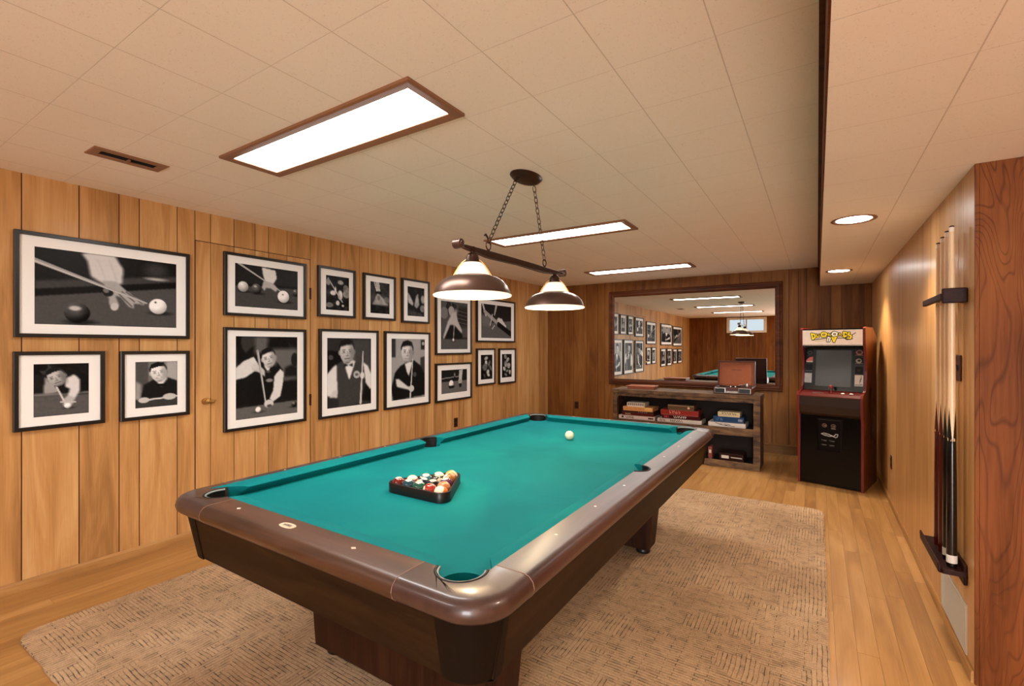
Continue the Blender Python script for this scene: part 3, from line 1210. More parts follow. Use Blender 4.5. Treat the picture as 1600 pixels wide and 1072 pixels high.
def mat_ball(name, col, stripe=None):
    t = NT(name)
    tc = t.node('ShaderNodeTexCoord')
    sp = t.node('ShaderNodeSeparateXYZ')
    t.link(tc.outputs['Object'], sp.inputs[0])
    ax = t.math('ABSOLUTE', sp.outputs[2])
    # number disc on both x poles
    disc = t.math('GREATER_THAN', t.math('ABSOLUTE', sp.outputs[0]), RB * .86)
    ivory = hx('f2e6cc')
    if stripe:
        band = t.math('GREATER_THAN', ax, RB * .68)
        c = t.mix(band, hx(col), ivory)
        c = t.mix(disc, c, ivory)
    else:
        c = t.mix(disc, hx(col), ivory) if name != 'cue_ball' else None
    if c is None:
        t.b.inputs['Base Color'].default_value = hx(col)
    else:
        t.link(c, t.b.inputs['Base Color'])
    t.b.inputs['Roughness'].default_value = 0.16
    t.b.inputs['Coat Weight'].default_value = 0.4
    return t.m


balls = [  # row 0 (near, 5) ... row 4 (apex)
    [('6b1512', 0, 'dark maroon'), ('0f3f4c', 0, 'deep teal'), ('15513f', 0, 'dark green'), ('a5301f', 1, 'red-and-cream striped'), ('d9773a', 1, 'orange-and-cream striped')],
    [('9c3526', 1, 'brick red striped'), ('14223c', 1, 'navy striped'), ('120d0c', 0, 'black'), ('c9855a', 0, 'salmon')],
    [('2d6f85', 1, 'pale blue striped'), ('1c1312', 1, 'black-and-cream striped'), ('5a2a4c', 1, 'purple striped')],
    [('3a4a40', 1, 'dark green striped'), ('a5662e', 0, 'golden brown')],
    [('d8a860', 1, 'yellow-and-ivory striped')]]
TRX, TRY = -1.438, 1.505         # middle of the near row
ball_me = None
rots = random.Random(11)
for r_i, row in enumerate(balls):
    for k, (col, st, nm) in enumerate(row):
        x = TRX + (k - (len(row) - 1) / 2) * 2 * RB * 1.005
        y = TRY + r_i * math.sqrt(3) * RB * 1.005
        m = mat_ball('ball_' + nm.replace(' ', '_').replace('-', '_'), col, st)
        o = MB().sphere((0, 0, 0), RB, 32, 20).build('billiard_ball', m, smooth=80, loc=(x, y, BED + RB), rot=(rots.random() * 3, rots.random() * 3, rots.random() * 3))
        rows = ['near row', 'second row', 'middle row', 'fourth row', 'tip']
        pos = ('at the left end' if k == 0 else 'at the right end' if k == len(row) - 1 else ['', 'second from left', 'third from left', 'fourth from left'][k]) if r_i < 4 else ''
        nm2 = nm.replace('ivory ball with ', 'ivory and ')
        lab = f'{nm2} pool ball in the {rows[r_i]} of the triangle, {pos}' if pos else f'{nm2} pool ball in the far tip of the triangle'
        tag(o, lab, 'ball', 'pool balls racked in the triangle')
o = MB().sphere((0, 0, 0), RB, 32, 20).build('cue_ball', mat_ball('cue_ball', 'eee9c8'), smooth=80, loc=(-1.425, 2.95, BED + RB + .0008))
tag(o, 'single ivory cue ball lying alone on the green felt', 'ball')
# triangle
tri_c = (TRX, TRY + math.sqrt(3) * RB * 4 / 3)
ro = RB + .0125
V0 = [(TRX - 4 * RB * 1.005, TRY), (TRX + 4 * RB * 1.005, TRY), (TRX, TRY + 4 * math.sqrt(3) * RB * 1.005)]


def tri_ring(rad, z):
    out = []
    for (vx, vy), a0 in zip(V0, (150, 270, 30)):
        for k in range(9):
            a = R(a0 + 15 * k)
            out.append((vx + rad * math.cos(a), vy + rad * math.sin(a), z))
    return out


tb = MB()
vs, fs = [], []
prof = [(.0015, BED + .0005), (.0015, BED + .040), (.003, BED + .042), (.0105, BED + .042), (.012, BED + .040), (.012, BED + .0005)]
rings = [tri_ring(RB + p, z) for p, z in prof]
n = len(rings[0])
for r_ in rings:
    vs += r_
for i in range(len(rings)):
    j = (i + 1) % len(rings)
    for k in range(n):
        k2 = (k + 1) % n
        fs.append((i * n + k, i * n + k2, j * n + k2, j * n + k))
tb.add(vs, fs)
M['rackblk'] = flat('ball_triangle_wood', '140804', 0.4, coat=0.1)
tag(tb.build('ball_rack', M['rackblk'], smooth=40), 'dark wooden triangle rack holding fifteen balls on the green felt', 'ball rack')

# ================================================================ CEILING LIGHTS
def make_ceiling_light():
    root = thing('ceiling_light', '', 'ceiling light', (0, 0, 0), group='rectangular ceiling lights')
    W, D = 1.36, .335
    MB().rect_frame(W, D, [(0, .002), (0, -.012), (.010, -.016), (.048, -.010), (.050, -.004), (.050, .002)], lambda a, b, d: (a, b, d)).build('frame', M['fixture'], root)
    MB().box(-W / 2 + .045, W / 2 - .045, -D / 2 + .045, D / 2 - .045, -.006, -.003).build('diffuser', M['diffuser'], root)
    return root


cl = make_ceiling_light()
ly = [1.432, 3.77, 6.04, -.9]
labs = ['long bright ceiling light in a brown frame, the nearest and largest one',
        'long narrow ceiling light behind the hanging pendant chains',
        'small far ceiling light close to the back wall above the mirror',
        'bright ceiling light behind the camera, seen only in the mirror']
for i, y in enumerate(ly):
    o = cl if i == 0 else copy_tree(cl)
    o.location = (-1.945, y, CE)
    o['label'] = labs[i]


def make_downlight():
    root = thing('recessed_light', '', 'recessed light', (0, 0, 0), group='round recessed lights in the soffit')
    MB().lathe([(.112, .001), (.114, -.004), (.108, -.007), (.090, -.003), (.086, .001)], 40, close=True).build('trim_ring', M['fixture'], root, smooth=60)
    MB().lathe([(.088, -.002), (.088, .0005)], 40).build('lamp_disc', M['disc'], root)
    return root


dl = make_downlight()
labs = ['large round recessed light in the lower ceiling, nearer one', 'small round recessed light in the lower ceiling, farther one near the arcade machine',
        'added recessed light in the lower ceiling just above the camera, out of view', 'added recessed light in the lower ceiling behind the camera, out of view']
for i, y in enumerate([3.48, 5.77, 1.2, -1.1]):  # last two lamps are added out of view to light the near part
    o = dl if i == 0 else copy_tree(dl)
    o.location = (.182 if i < 2 else .75, y, CS)
    o['label'] = labs[i]
    sp_d = bpy.data.lights.new('downlight_lamp', 'SPOT')
    sp_d.energy = 15
    sp_d.color = (1, .8, .58)
    sp_d.spot_size = R(115)
    sp_d.spot_blend = .6
    sp_d.shadow_soft_size = .06
    so = bpy.data.objects.new('lamp', sp_d)
    C.objects.link(so)
    so.parent = o
    so.location = (0, 0, -.03)

# ceiling register
vt = thing('ceiling_vent', 'brown metal air register in the ceiling near the left wall', 'vent', (-3.079, 1.03, CE))
MB().rect_frame(.148, .325, [(0, .001), (0, -.003), (.004, -.006), (.040, -.006), (.042, -.001), (.042, .001)], lambda a, b, d: (a, b, d)).build('frame', M['fixture_dk'], vt)
MB().box(-.035, .035, -.122, .122, -.001, .0005).build('duct_shade_sheet', M['dark'], vt)  # dark sheet, the duct's inner shade put into its colour
for x in (-.012, .012):
    MB().box(x - .0006, x + .0006, -.12, .12, -.005, -.001).build('louvre', M['dark'], vt)  # coloured as dark as the shaded duct
MB().box(-.014, .014, -.005, .005, -.014, -.004).build('lever', M['fixture_dk'], vt)

# ================================================================ PENDANT OVER THE TABLE
PX, PYC = -1.43, 2.305
pen = thing('pendant_light', 'two-shade bronze billiard pendant hanging on chains over the pool table', 'pendant light', (PX, PYC, CE))


def Z(z):
    return z - CE


cano = MB()
mt = Matrix.Diagonal((.62, 1.0, 1.0, 1))
cano.lathe([(.125, 0), (.128, -.006), (.118, -.014), (.105, -.024), (.075, -.032), (.0001, -.034)], 40, Matrix.Translation((0, .08, 0)) @ mt)
cano.build('canopy', M['bronzed'], pen, smooth=50)


def chain(p0, p1, name):
    p0, p1 = Vector(p0), Vector(p1)
    d = p1 - p0
    L = d.length
    t = d.normalized()
    n = int(round(L / .031))
    step = L / n
    u = t.cross(Vector((1, 0, 0))).normalized()
    v = t.cross(u)
    mb = MB()
    for i in range(n):
        c = p0 + t * step * (i + .5)
        a_, b_ = (u, v) if i % 2 else (v, u)
        a_ = (a_ + .35 * b_).normalized()
        pts = []
        for k in range(14):
            an = 2 * math.pi * k / 14
            pts.append(c + t * (step * .66) * math.cos(an) + a_ * .0085 * math.sin(an))
        mb.tube(pts, .0023, 6, closed=True)
    return mb.build(name, M['bronzed'], pen, smooth=60)


bz = lambda y: Z(1.885)
chain((0, -.02, -.036), (0, -.30, Z(1.935)), 'chain')
chain((0, .17, -.036), (0, .30, Z(1.935)), 'chain')
for y in (-.30, .30):
    mb = MB()
    mb.tube([(.0 + .0, y + .021 * math.cos(a), Z(1.918) + .021 * math.sin(a)) for a in [2 * math.pi * k / 20 for k in range(20)]], .0035, 8, closed=True)
    mb.cyl((0, y, Z(1.884)), (0, y, Z(1.90)), .008, n=12)
    mb.build('chain_ring', M['bronzed'], pen, smooth=60)
mb = MB()
hook = [(0, -.335, Z(1.965)), (0, -.325, Z(1.972)), (0, -.31, Z(1.962)), (0, -.30, Z(1.945))]
mb.tube(hook, [.004, .006, .005, .003], 8)
mb.build('wire_hook', M['bronzed'], pen, smooth=60)
# bar: boat-shaped strip with scrolled ends
top_p, bot_p = [], []
for i in range(25):
    y = -.53 + 1.06 * i / 24
    k = abs(y) / .53
    top_p.append((y, Z(1.886) + .004 * (1 - k * k)))
    d = .012 + .020 * (1 - max(0, k - .55) / .45) if k > .55 else .026 + .006 * (k / .55)
    bot_p.append((y, Z(1.886) - d))
mb = MB().prism(top_p + bot_p[::-1], -.017, .017, lambda u, v, q: (q, u, v))
mb.build('bar', M['bronzed'], pen, bevel=.003)
mb = MB()
for s in (-1, 1):
    mb.cyl((-.022, s * .545, Z(1.885)), (.022, s * .545, Z(1.885)), .023, n=24)
    mb.cyl((-.027, s * .545, Z(1.885)), (.027, s * .545, Z(1.885)), .013, n=16)
mb.build('scroll', M['bronze'], pen, bevel=.003)


def make_shade(y):
    z0 = Z(1.655)
    mt = Matrix.Translation((0, y, z0))
    MB().lathe([(.011, .235), (.011, .205), (.024, .200), (.031, .185), (.034, .160), (.045, .155), (.045, .150)][::-1], 28, mt).build('socket_cup', M['bronzed'], pen, smooth=50)
    gl = MB()
    gl.lathe([(.090, .088), (.078, .110), (.062, .135), (.046, .154), (.042, .154), (.058, .134), (.074, .108), (.086, .088)], 40, mt, close=True)
    g = gl.build('glass_shade', M['glow'], pen, smooth=60)
    g['label'] = 'glowing milk glass'
    me_ = MB()
    op = [(.190, .000), (.186, .014), (.172, .042), (.150, .066), (.125, .080), (.100, .088), (.089, .092)]
    ip = [(.086, .088), (.098, .084), (.123, .076), (.147, .062), (.168, .038), (.181, .010), (.184, .0)]
    me_.lathe(op + ip, 56, mt, close=True)
    m1 = me_.build('metal_shade', M['bronze'], pen, smooth=60)
    # inner white glass lip seen under the metal
    li = MB()
    li.lathe([(.190, -.010), (.194, -.004), (.186, -.0005), (.165, .036), (.145, .058), (.120, .072), (.085, .084), (.082, .080), (.115, .068), (.140, .054), (.160, .032), (.180, -.002)], 56, mt, close=True)
    li.build('inner_glass', M['glow'], pen, smooth=60)
    MB().sphere((0, y, z0 + .075), .028, 20, 12).build('bulb', M['bulb'], pen, smooth=80)
    for s in (-1, 1):
        pts = [(s * r_ * .84, y + s * r_ * .54, z0 + z) for r_, z in ((.033, .170), (.050, .157), (.066, .137), (.082, .112), (.094, .092))]
        MB().tube(pts, .0032, 8).build('strap', M['brass'], pen, smooth=60)
    ld = bpy.data.lights.new('bulb_light', 'POINT')
    ld.energy = 4
    ld.color = (1, .8, .56)
    ld.shadow_soft_size = .03
    lo = bpy.data.objects.new('bulb_light', ld)
    C.objects.link(lo)
    lo.parent = pen
    lo.location = (0, y, z0 + .03)


make_shade(-.435)
make_shade(.435)

# ================================================================ FRAMED PICTURES
FR = [(0.744, 1.635, 1.451, 2.061, 0.829, 1.553, 1.529, 1.978), (0.741, 1.151, 0.913, 1.369, 0.825, 1.073, 0.987, 1.295),
      (1.231, 1.635, 0.908, 1.367, 1.313, 1.560, 0.985, 1.294), (1.873, 2.565, 1.637, 2.126, 1.957, 2.487, 1.712, 2.049),
      (1.873, 2.565, 0.739, 1.546, 1.963, 2.483, 0.822, 1.478), (2.687, 3.099, 1.671, 2.136, 2.772, 3.028, 1.739, 2.058),
      (3.200, 3.628, 1.671, 2.136, 3.291, 3.546, 1.738, 2.059), (3.722, 4.158, 1.659, 2.147, 3.810, 4.077, 1.738, 2.063),
      (2.700, 3.389, 0.732, 1.558, 2.785, 3.298, 0.820, 1.476), (3.476, 4.169, 0.730, 1.558, 3.575, 4.084, 0.817, 1.480),
      (4.269, 4.964, 1.295, 2.030, 4.365, 4.883, 1.362, 1.950), (4.269, 4.964, 0.724, 1.191, 4.374, 4.871, 0.821, 1.106),
      (5.075, 6.028, 1.454, 2.054, 5.182, 5.927, 1.514, 1.977), (5.075, 5.507, 0.869, 1.369, 5.173, 5.442, 0.947, 1.281),
      (5.603, 6.046, 0.856, 1.367, 5.681, 5.939, 0.946, 1.285)]


def pic0(c):      # hand bridging with cue, dark ball and cue ball
    c.poly([(0, .62), (1, .36), (1, 1), (0, 1)], .30)
    c.poly([(0, .44), (1, .2), (1, .30), (0, .56)], .24, .02)
    c.poly([(0, .55), (1, .29), (1, .38), (0, .64)], .05, .01)
    c.ell(.83, .27, .11, .02, .85, soft=.03)
    c.ell(.83, .14, .14, .10, .22, soft=.1)
    c.poly([(.29, .02), (.34, .0), (.52, .0), (.58, .18), (.57, .38), (.52, .42), (.43, .40), (.35, .32), (.33, .12)], .82, .015)
    for a in (.40, .48):
        c.line((a, .08), (a + .05, .34), .012, .76, soft=.035)
    c.poly([(.43, .36), (.53, .36), (.59, .46), (.66, .56), (.74, .63), (.735, .67), (.66, .655), (.655, .73), (.62, .71), (.56, .58), (.52, .56), (.55, .70), (.50, .75), (.48, .70), (.47, .56)], .66, .01)
    c.ell(.47, .53, .06, .05, .12)
    c.ell(.455, .50, .035, .03, .45, rot=.5)
    for a, b in (((.57, .5), (.66, .63)), ((.60, .5), (.72, .65)), ((.55, .54), (.64, .70))):
        c.line(a, b, .012, .25, soft=.02)
    c.ell(.515, .72, .045, .055, .78, rot=.2)
    c.line((0, .175), (.755, .64), .060, .62, .020)
    c.line((0, .185), (.755, .645), .018, .80, .006, soft=.01)
    c.ball(.263, .83, .135, .10)
    c.ell(.25, .77, .06, .03, .75, soft=.02)
    c.ball(.845, .68, .115, .86, False)
    c.ell(.825, .62, .013, .013, .1)


def pic1(c):      # player bending over, white sleeve, face down left
    c.blobs(20, (0, 0, 1, .5), .12, [.05, .1, .22])
    c.poly([(0, .2), (.2, .2), (.2, .55), (0, .58)], .10)
    c.poly([(.2, .25), (.42, .25), (.42, .55), (.17, .6)], .62, .02)
    c.poly([(0, .62), (1, .62), (1, 1), (0, 1)], .34)
    c.poly([(0, .56), (1, .55), (1, .60), (0, .62)], .45)
    c.poly([(.35, .12), (.7, .08), (.98, .25), (1, .55), (.75, .58), (.5, .58), (.38, .45)], .07)
    c.poly([(.55, .3), (.72, .22), (.83, .33), (.82, .55), (.74, .68), (.66, .74), (.6, .62), (.64, .5), (.55, .45)], .85)
    c.poly([(.6, .62), (.74, .68), (.68, .80), (.6, .88), (.53, .82), (.5, .72)], .72)
    c.head(.4, .26, .17, -.35, .62, .1, -.1)
    c.line((.40, .45), (.57, .8), .028, .8)
    c.ball(.60, .82, .05, .85, False)
    c.line((.48, .74), (.74, .76), .03, .75)


def pic2(c):      # smiling man leaning over cue
    c.a[:] = .45
    c.poly([(.0, 0), (.3, 0), (.3, .6), (0, .6)], .30)
    c.poly([(.72, 0), (1, 0), (1, .8), (.72, .5)], .66, .03)
    c.poly([(.2, .5), (.45, .38), (.75, .36), (1, .45), (1, .78), (.1, .82)], .09)
    c.poly([(.45, .4), (.6, .56), (.75, .38), (.66, .33), (.5, .34)], .85)
    c.line((.52, .52), (.68, .52), .05, .06)
    c.poly([(0, .4), (.14, .5), (.12, .8), (0, .8)], .6, .03)
    c.poly([(0, .82), (1, .76), (1, 1), (0, 1)], .22)
    c.head(.54, .24, .20, -.12, .80, .08, -.05, True)
    c.line((.1, .84), (.98, .79), .03, .85)
    c.ell(.2, .83, .10, .06, .78)
    c.ell(.8, .79, .13, .07, .78)


def pic3(c):      # balls and bridge hand
    c.a[:] = .12
    c.poly([(0, .50), (1, .44), (1, 1), (0, 1)], .26)
    c.poly([(0, .45), (1, .40), (1, .46), (0, .52)], .05)
    c.poly([(.40, .02), (.62, .06), (.64, .25), (.58, .4), (.45, .36), (.42, .2)], .88)
    c.poly([(.43, .34), (.58, .38), (.66, .5), (.62, .58), (.54, .5), (.47, .5), (.44, .58), (.40, .5)], .7)
    c.line((.05, .0), (.70, .55), .045, .72, .02)
    c.ball(.12, .53, .12, .68)
    c.ball(.32, .55, .12, .18)
    c.ball(.75, .68, .15, .88, False)
    c.ell(.74, .63, .02, .012, .1)
    c.ball(.96, .55, .09, .12)


def pic4(c):      # man in vest aiming down at the camera
    c.blobs(12, (0, 0, 1, .45), .14, [.06, .12, .2])
    c.poly([(.55, .15), (1, .15), (1, .55), (.6, .55)], .40, .03)
    c.poly([(.78, .4), (.9, .36), (1, .4), (1, .52), (.76, .52)], .1, .02)
    c.ell(.95, .3, .05, .09, .12)
    c.poly([(.3, .0), (.5, .0), (.48, .2), (.28, .22)], .38, .03)
    c.poly([(.0, .85), (1, .82), (1, 1), (0, 1)], .38)
    c.poly([(.0, .82), (1, .79), (1, .83), (0, .86)], .10)
    c.poly([(.25, .27), (.4, .24), (.6, .28), (.74, .42), (.72, .6), (.7, .8), (.2, .84), (.18, .5)], .07)
    c.poly([(0, .38), (.12, .3), (.27, .25), (.34, .34), (.3, .42), (.14, .5), (0, .52)], .86)
    c.poly([(.60, .50), (.70, .41), (.76, .46), (.74, .62), (.70, .76), (.58, .82), (.52, .78), (.58, .68)], .86)
    c.poly([(.44, .27), (.58, .3), (.5, .45), (.44, .38)], .85)
    c.ell(.5, .44, .03, .015, .3)
    c.ell(.52, .55, .045, .022, .55)
    c.head(.51, .27, .115, -.22, .76, .08, -.05)
    c.poly([(.24, .36), (.32, .33), (.44, .42), (.45, .50), (.34, .44), (.25, .42)], .78)
    c.ell(.29, .37, .045, .035, .82)
    c.line((.33, .18), (.46, .84), .030, .62, .018)
    c.line((.34, .2), (.46, .82), .008, .85)
    c.ell(.51, .84, .06, .05, .82)
    c.ell(.52, .87, .035, .02, .3)
    c.ball(.34, .90, .034, .9, False)
    c.ball(.94, .88, .038, .08)


def pic5(c):
    c.a[:] = .06
    c.line((.1, .1), (.7, .75), .035, .7)
    for x, y, rx, ry, v in ((.3, .5, .09, .07, .85), (.62, .18, .10, .06, .6), (.6, .55, .08, .14, .75), (.85, .35, .10, .12, .45), (.88, .5, .12, .12, .55),
                            (.5, .78, .06, .07, .85), (.15, .85, .12, .07, .5), (.72, .85, .04, .03, .95), (.1, .2, .07, .1, .5), (.4, .42, .03, .1, .8)):
        c.ell(x, y, rx, ry, v, soft=.02)
    c.grain(.18, 3)


def pic6(c):
    c.a[:] = .20
    c.poly([(0, .72), (1, .78), (1, 1), (0, 1)], .07)
    c.poly([(.25, 0), (.45, 0), (.5, .3), (.35, .32)], .75)
    c.line((.2, .02), (.42, .5), .03, .85)
    c.ell(.42, .34, .13, .05, .08)
    c.poly([(.3, .42), (.45, .38), (.8, .6), (.95, .72), (.1, .72), (.2, .6)], .62, .02)
    c.ell(.42, .5, .06, .08, .45)
    c.ell(.85, .55, .12, .1, .42, soft=.05)
    c.grain(.1, 3)


def pic7(c):
    c.a[:] = .05
    c.poly([(0, .2), (.15, .3), (.35, .55), (.3, .65), (.05, .55)], .7, .02)
    c.poly([(.5, .3), (.62, .2), (.68, .6), (.55, .72), (.38, .66)], .62, .02)
    c.ell(.9, .4, .10, .14, .6, soft=.03)
    c.ell(.88, .72, .12, .12, .5, soft=.03)
    c.poly([(0, .75), (1, .95), (1, 1), (0, 1)], .22, .03)
    c.grain(.1, 3)


def pic8(c):      # portrait, bow tie and waistcoat, cue at right
    c.a[:] = .17
    c.poly([(.35, 0), (1, 0), (1, .55), (.6, .55)], .26, .05)
    c.poly([(0, .18), (.32, .2), (.3, .5), (0, .5)], .05)
    c.ell(.08, .28, .04, .035, .3)
    c.poly([(.2, .38), (.42, .30), (.62, .32), (.82, .4), (.8, .96), (.25, 1), (.22, .7)], .24)
    c.poly([(0, .52), (.12, .42), (.2, .38), (.22, .72), (.22, .80), (.12, .84), (0, .82)], .88)
    c.poly([(.8, .36), (.92, .42), (1, .55), (1, .76), (.92, .80), (.86, .66), (.84, .55)], .88)
    c.poly([(.12, .76), (.22, .74), (.22, .86), (.05, .84)], .8)
    c.poly([(.35, .34), (.48, .3), (.62, .34), (.48, .62)], .92)
    c.poly([(.36, .36), (.46, .395), (.36, .43)], .05)
    c.poly([(.56, .37), (.46, .395), (.56, .42)], .05)
    c.ell(.65, .54, .06, .055, .72)
    c.ell(.65, .54, .03, .02, .35)
    c.poly([(.76, .93), (.86, .68), (1, .8), (1, .96)], .07)
    c.head(.43, .2, .165, -.04, .68, .09, .0, False)
    c.line((.80, .2), (.74, .97), .018, .8, .035)
    c.ell(.78, .56, .04, .05, .86)


def pic9(c):      # man in dark waistcoat, arms crossed
    c.a[:] = .62
    c.poly([(0, 0), (.12, 0), (.12, .3), (0, .3)], .2)
    c.poly([(.87, .02), (1, .02), (1, .18), (.87, .18)], .14)
    c.ell(.94, .08, .03, .03, .7)
    c.poly([(.85, .32), (1, .3), (1, .7), (.88, .7)], .22)
    c.poly([(.1, .55), (.25, .45), (.4, .4), (.65, .36), (.85, .45), (1, .62), (1, .96), (.05, 1), (0, .8)], .07)
    c.poly([(.38, .42), (.5, .38), (.62, .38), (.5, .62), (.44, .55)], .9)
    c.head(.45, .22, .17, .05, .72, .07, .02, True)
    c.poly([(.12, .66), (.22, .66), (.45, .78), (.62, .82), (.6, .87), (.46, .84), (.15, .78)], .86)
    c.ell(.58, .83, .06, .055, .82)
    c.ell(.68, .6, .04, .04, .3)
    c.line((.62, .34), (.54, .98), .016, .8, .03)


def pic10(c):     # long-haired player stretching over the table
    c.a[:] = .30
    c.poly([(.45, .08), (1, .1), (1, .5), (.6, .55)], .14, .05)
    for k in range(4):
        c.line((.6, .18 + .08 * k), (1, .22 + .08 * k), .015, .35)
    c.poly([(0, .76), (1, .76), (1, 1), (0, 1)], .32)
    c.poly([(.05, .75), (1, .75), (1, .775), (0, .78)], .08)
    c.poly([(.28, .5), (.55, .48), (.8, .7), (.78, .77), (.15, .77)], .06)
    c.ell(.12, .25, .12, .12, .45)
    c.blobs(26, (.25, .03, .62, .25), .05, [.08, .3, .5])
    c.ell(.38, .2, .09, .10, .65)
    c.poly([(.4, .25), (.55, .2), (.62, .4), (.78, .6), (.76, .66), (.5, .5), (.34, .48), (.12, .78), (.07, .77), (.25, .42)], .72, .01)
    c.line((.5, .3), (.45, .8), .02, .7)
    c.ball(.45, .80, .03, .9, False)


def pic11(c):     # two objects on the cloth
    c.a[:] = .10
    c.poly([(0, .5), (1, .5), (1, 1), (0, 1)], .40)
    c.line((0, .36), (.75, .30), .04, .55)
    c.ball(.37, .60, .15, .85)
    c.poly([(.26, .68), (.48, .68), (.46, .8), (.29, .8)], .10)
    c.poly([(.68, .05), (.82, .02), (.78, .45), (.66, .45)], .75)
    c.poly([(.64, .45), (.8, .43), (.78, .62), (.66, .62)], .66)
    c.poly([(.66, .62), (.78, .62), (.77, .78), (.68, .78)], .08)
    c.ell(.5, .22, .05, .08, .5)
    c.ell(.5, .36, .06, .06, .08)


def pic12(c):     # close-up of a hand on the cue
    c.a[:] = .12
    c.poly([(0, .6), (1, .45), (1, 1), (0, 1)], .36)
    c.poly([(0, .3), (.3, .35), (.35, .65), (0, .62)], .42, .05)
    c.line((.05, .02), (.15, .35), .08, .8, .05)
    c.line((.48, .02), (.42, .3), .10, .7, .05)
    c.line((.1, .22), (.62, .62), .10, .62, .12)
    c.ell(.58, .48, .12, .10, .78, rot=.5)
    c.poly([(.5, .42), (.66, .4), (.82, .62), (.8, .7), (.6, .62)], .8)
    c.line((.55, .58), (.98, .86), .16, .05)
    c.line((.35, .72), (.42, .62), .03, .8)
    c.ell(.3, .55, .05, .12, .2)
    c.line((.35, .3), (.28, .62), .05, .72)


def pic13(c):
    c.a[:] = .06
    for x, y, rx, ry, v in ((.45, .15, .07, .12, .7), (.45, .33, .10, .08, .8), (.35, .5, .14, .16, .4), (.72, .35, .12, .06, .5), (.6, .7, .1, .09, .8), (.65, .82, .06, .1, .85), (.3, .85, .1, .04, .3), (.85, .55, .06, .14, .4)):
        c.ell(x, y, rx, ry, v, soft=.025, rot=x * 3)
    c.grain(.15, 2)


def pic14(c):
    c.a[:] = .05
    for x, y, rx, ry, v in ((.35, .12, .10, .09, .6), (.6, .25, .08, .12, .7), (.4, .42, .14, .12, .55), (.7, .5, .12, .12, .65), (.25, .62, .08, .1, .8), (.55, .72, .1, .05, .6), (.8, .78, .08, .1, .7), (.4, .88, .12, .05, .5)):
        c.ell(x, y, rx, ry, v, soft=.025, rot=y * 4)
    c.grain(.2, 2)


PICS = [pic0, pic1, pic2, pic3, pic4, pic5, pic6, pic7, pic8, pic9, pic10, pic11, pic12, pic13, pic14]
PLAB = ['large wide framed photo of a hand bridging a cue toward a white ball',
        'framed photo of a player bent over his cue, at the far left',
        'framed photo of a smiling man leaning forward over his cue',
        'framed photo of a cue aimed at a white ball, hanging high on the door',
        'tall framed photo of a player in a vest aiming low, hanging on the door',
        'small upright framed photo of blurred hands and cue, first of the small top row',
        'small upright framed photo of an arm with dark cuff, middle of the small top row',
        'small upright framed photo of a pale raised hand, last of the small top row',
        'tall framed portrait of a man in bow tie and waistcoat holding a cue',
        'tall framed portrait of a smiling man with folded arms before a pale background',
        'tall framed photo of a long-haired player leaning over the table, behind the near pendant shade',
        'framed photo of a ball and chalk on the cloth, below the long-haired player',
        'wide framed photo of a hand gripping a dark cue, nearest the back corner on top',
        'small narrow framed photo with a pale standing figure, left of the lower corner pair',
        'small narrow framed photo of crowded pale shapes, right of the lower corner pair']


def picture(f, draw, label, h=None):
    y0, y1, z0, z1, py0, py1, pz0, pz1 = f
    W, H = y1 - y0, z1 - z0
    yc, zc = (y0 + y1) / 2, (z0 + z1) / 2
    root = thing('picture_frame', label, 'framed picture', (XL + .0015, yc, zc), group='framed black and white pool photographs')
    fn = lambda a, b, d: (d, a, b)
    MB().rect_frame(W, H, [(0, 0), (0, .026), (.003, .028), (.020, .028), (.022, .025), (.022, 0)], fn).build('frame', M['frameblk'], root)
    MB().box(0, .0135, -W / 2 + .018, W / 2 - .018, -H / 2 + .018, H / 2 - .018).build('mat_board', M['mat'], root)
    pw, ph = py1 - py0, pz1 - pz0
    hh = h or int(max(50, min(150, ph * (230 if yc < 2.8 else 150 if yc < 4.2 else 130))))
    cv = Cv(pw / ph, hh, .08)
    draw(cv)
    cv.grain(.02, 1)
    dy, dz = (py0 + py1) / 2 - yc, (pz0 + pz1) / 2 - zc
    cv.obj('photo_print', pw, ph, lambda u, v: (.0145, dy + u, dz + v), root)
    return root


for f, d, l in zip(FR, PICS, PLAB):
    picture(f, d, l)
# frames on the same wall beside and behind the camera, seen in the mirror
EX = [((-.98, .25, 1.43, 2.06), pic9, 'tall framed photo beside the camera position, seen only in the mirror'),
      ((-2.3, -1.12, 1.40, 2.03), pic12, 'framed photo farthest back on the left wall, seen only in the mirror'),
      ((-.28, .26, .80, 1.33), pic6, 'small framed photo below the tall one, nearer the door, seen only in the mirror'),
      ((-.96, -.42, .80, 1.33), pic5, 'small framed photo below the tall one, farther from the door, seen only in the mirror'),
      ((-1.62, -1.12, .84, 1.31), pic13, 'narrow framed photo low on the left wall, first of the rear pair in the mirror'),
      ((-2.3, -1.74, .84, 1.31), pic14, 'narrow framed photo low on the left wall, last of the rear pair in the mirror')]
for (y0, y1, z0, z1), d, l in EX:
    m_ = .085 if y1 - y0 > .6 else .075
    picture((y0, y1, z0, z1, y0 + m_, y1 - m_, z0 + m_, z1 - m_), d, l, 44)

# ================================================================ MIRROR
MX0, MX1, MZ0, MZ1 = -2.741, -.377, .81, 2.243
mr = thing('wall_mirror', 'large dark wood framed mirror on the back wall above the cabinet', 'mirror', ((MX0 + MX1) / 2, YB, (MZ0 + MZ1) / 2))
W, H = MX1 - MX0, MZ1 - MZ0
prof = [(0, 0), (0, .018), (.012, .026), (.028, .022), (.036, .030), (.060, .030), (.076, .022), (.088, .014), (.088, 0)]
MB().rect_frame(W, H, prof, lambda a, b, d: (a, -.001 - d, b)).build('frame', M['framewd'], mr)
MB().box(-W / 2 + .08, W / 2 - .08, -.012, -.002, -H / 2 + .08, H / 2 - .08).build('mirror_glass', M['mirror'], mr)


